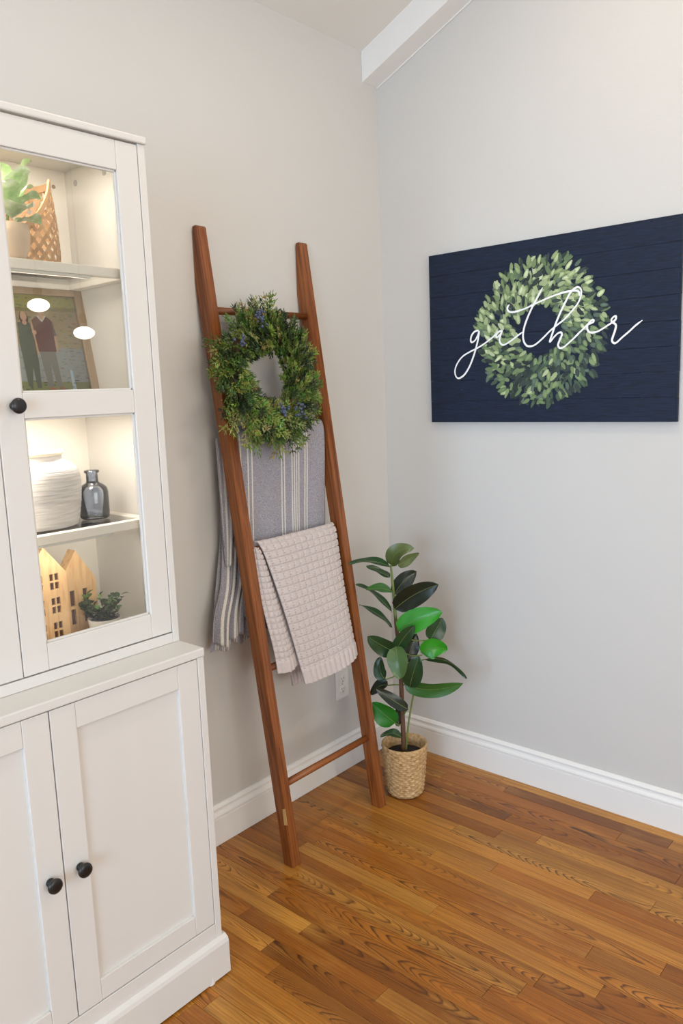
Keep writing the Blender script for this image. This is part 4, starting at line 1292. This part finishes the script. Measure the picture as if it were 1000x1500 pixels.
# glass bottle
bm = bmesh.new()
lathe(bm, [(0.030, 0.0), (0.0345, 0.003), (0.0362, 0.010), (0.0362, 0.066), (0.0335, 0.077), (0.026, 0.084), (0.0165, 0.089), (0.0145, 0.093), (0.0142, 0.113), (0.0178, 0.1145), (0.0185, 0.1175), (0.0175, 0.1205),
           (0.0125, 0.1205), (0.0118, 0.113), (0.0118, 0.092), (0.022, 0.083), (0.0305, 0.076), (0.0330, 0.066), (0.0330, 0.012), (0.028, 0.006)], 56)
BT = from_bm('glass_bottle', bm, 'bottle_glass', None, True, loc=(-1.4830, -0.225, 1.2085))
tag(BT, 'small blue-grey glass bottle beside the ceramic vase', 'bottle')

# wooden house ornaments
def house(label, x, yf, apex, eave, hw, base_z, depth, wins, rot):
    t_ = thing('wooden_house', label, 'ornament', (x, yf + depth / 2, base_z), (0, 0, rot))
    out = [(-hw, 0), (hw, 0), (hw, eave - base_z), (0, apex - base_z), (-hw, eave - base_z)]
    # front plate with the window openings cut out, built on a grid of cells
    xs = sorted({-hw, hw, 0.0} | {w_[0] for w_ in wins} | {w_[1] for w_ in wins})
    eh, ah = eave - base_z, apex - base_z
    zs = sorted({0.0, eh} | {w_[2] for w_ in wins} | {w_[3] for w_ in wins})
    bm = bmesh.new()
    def top(xq): return eh + (ah - eh) * (1 - abs(xq) / hw)
    y0, y1, ym = -depth / 2, depth / 2, -depth / 2 + 0.007
    cache = {}
    def vt(a, b, c_):
        k = (round(a, 6), round(b, 6), round(c_, 6))
        if k not in cache: cache[k] = bm.verts.new((a, b, c_))
        return cache[k]
    def face(*p):
        try: bm.faces.new([vt(*q) for q in p])
        except ValueError: pass
    zmax = [z for z in zs if z <= eh + 1e-9]
    def hole(xc, zc): return any(w_[0] < xc < w_[1] and w_[2] < zc < w_[3] for w_ in wins)
    for i in range(len(xs) - 1):
        for j in range(len(zmax) - 1):
            a, b, c_, d_ = xs[i], xs[i + 1], zmax[j], zmax[j + 1]
            if hole((a + b) / 2, (c_ + d_) / 2):
                face((a, y0, c_), (a, ym, c_), (a, ym, d_), (a, y0, d_)); face((b, y0, c_), (b, y0, d_), (b, ym, d_), (b, ym, c_))
                face((a, y0, c_), (b, y0, c_), (b, ym, c_), (a, ym, c_)); face((a, y0, d_), (a, ym, d_), (b, ym, d_), (b, y0, d_))
            else:
                face((a, y0, c_), (b, y0, c_), (b, y0, d_), (a, y0, d_))
        face((xs[i], y0, eh), (xs[i + 1], y0, eh), (xs[i + 1], y0, top(xs[i + 1])), *([(xs[i], y0, top(xs[i]))] if top(xs[i]) > eh + 1e-6 else [])) if top(xs[i + 1]) > eh + 1e-6 else face((xs[i], y0, eh), (xs[i + 1], y0, eh), (xs[i], y0, top(xs[i])))
    face(*[(p[0], y1, p[1]) for p in out[::-1]])
    for k in range(5):
        p, q = out[k], out[(k + 1) % 5]
        face((p[0], y0, p[1]), (p[0], y1, p[1]), (q[0], y1, q[1]), (q[0], y0, q[1]))
    from_bm('house_body', bm, 'house_wood', t_)
    for w_ in wins:
        box('window_recess', w_[0], w_[1], ym - 0.0008, ym + 0.0008, w_[2], w_[3], 'house_dark', t_)
    return t_
w1 = []
for zc in (0.050, 0.109, 0.167):
    for xc in (-0.0200, 0.0200):
        for dx in (-0.0062, 0.0062):
            for dz in (-0.0105, 0.0105):
                w1.append((xc + dx - 0.0048, xc + dx + 0.0048, zc + dz - 0.0085, zc + dz + 0.0085))
house('taller pale wood house ornament with four-pane windows', -1.6515, -0.270, 1.168, 1.1015, 0.0515, 0.916, 0.034, w1, 0)
w2 = [(s * 0.0175 - 0.0062, s * 0.0175 + 0.0062, z0, z1) for s in (-1, 1) for z0, z1 in ((0.036, 0.075), (0.083, 0.122))]
house('shorter pale wood house ornament with tall slot windows', -1.5450, -0.222, 1.137, 1.058, 0.0500, 0.916, 0.034, w2, R_(0))

# little white pot with a dense small-leaved plant
SP = thing('small_potted_plant', 'small leafy green plant in a white pot beside the wooden houses', 'plant', (-1.5087, -0.270, 0.916))
bm = bmesh.new(); lathe(bm, [(0.031, 0.0003), (0.034, 0.003), (0.040, 0.046), (0.041, 0.050), (0.037, 0.050), (0.035, 0.040)], 40)
from_bm('pot', bm, 'pot_white', SP, True)
bm = bmesh.new(); lathe(bm, [(0.001, 0.046), (0.036, 0.044), (0.034, 0.040)], 24)
from_bm('soil', bm, 'soil', SP)
rng = random.Random(21)
V, F, C = [], [], []
SPAL = [srgb(44, 74, 30), srgb(30, 54, 26), srgb(66, 104, 40), srgb(24, 40, 22), srgb(84, 118, 52)]
for s_ in range(26):
    a = rng.uniform(0, 6.28); rr = rng.uniform(0.0, 0.036)
    lean = rng.uniform(0.1, 0.95)
    p = Vector((rr * 0.7 * math.cos(a), rr * 0.7 * math.sin(a), 0.046))
    d = Vector((math.cos(a) * lean, math.sin(a) * lean, 1.0)).normalized()
    L = rng.uniform(0.035, 0.078)
    for k in range(9):
        q = p + d * L * (k + 1) / 9
        if q.y > 0.024: continue
        az = rng.uniform(0, 6.28)
        ld = (Vector((math.cos(az), math.sin(az), rng.uniform(-0.2, 0.6))) + d * 0.5).normalized()
        s1 = ld.cross(Vector((0, 0, 1))).normalized(); nn = s1.cross(ld)
        ln, wd = rng.uniform(0.013, 0.021), rng.uniform(0.0048, 0.0072)
        c = rng.choice(SPAL); k0 = len(V)
        for t_, ww, hh in ((0, 0.1, 0), (0.3, 0.85, 0.02), (0.6, 1.0, 0.0), (0.85, 0.6, -0.05), (1.0, 0.05, -0.12)):
            for sg in (-1, 0, 1):
                V.append(tuple(q + ld * ln * t_ + s1 * wd * ww * sg + nn * (hh * ln + 0.25 * wd * abs(sg) * ww))); C.append(c)
        for i in range(4):
            for j in range(2):
                b_ = k0 + i * 3 + j
                F.append((b_, b_ + 1, b_ + 4, b_ + 3))
o = from_py('foliage', V, F, 'small_foliage', SP, True)
set_tint(o.data, C); tag(o, kind='stuff')
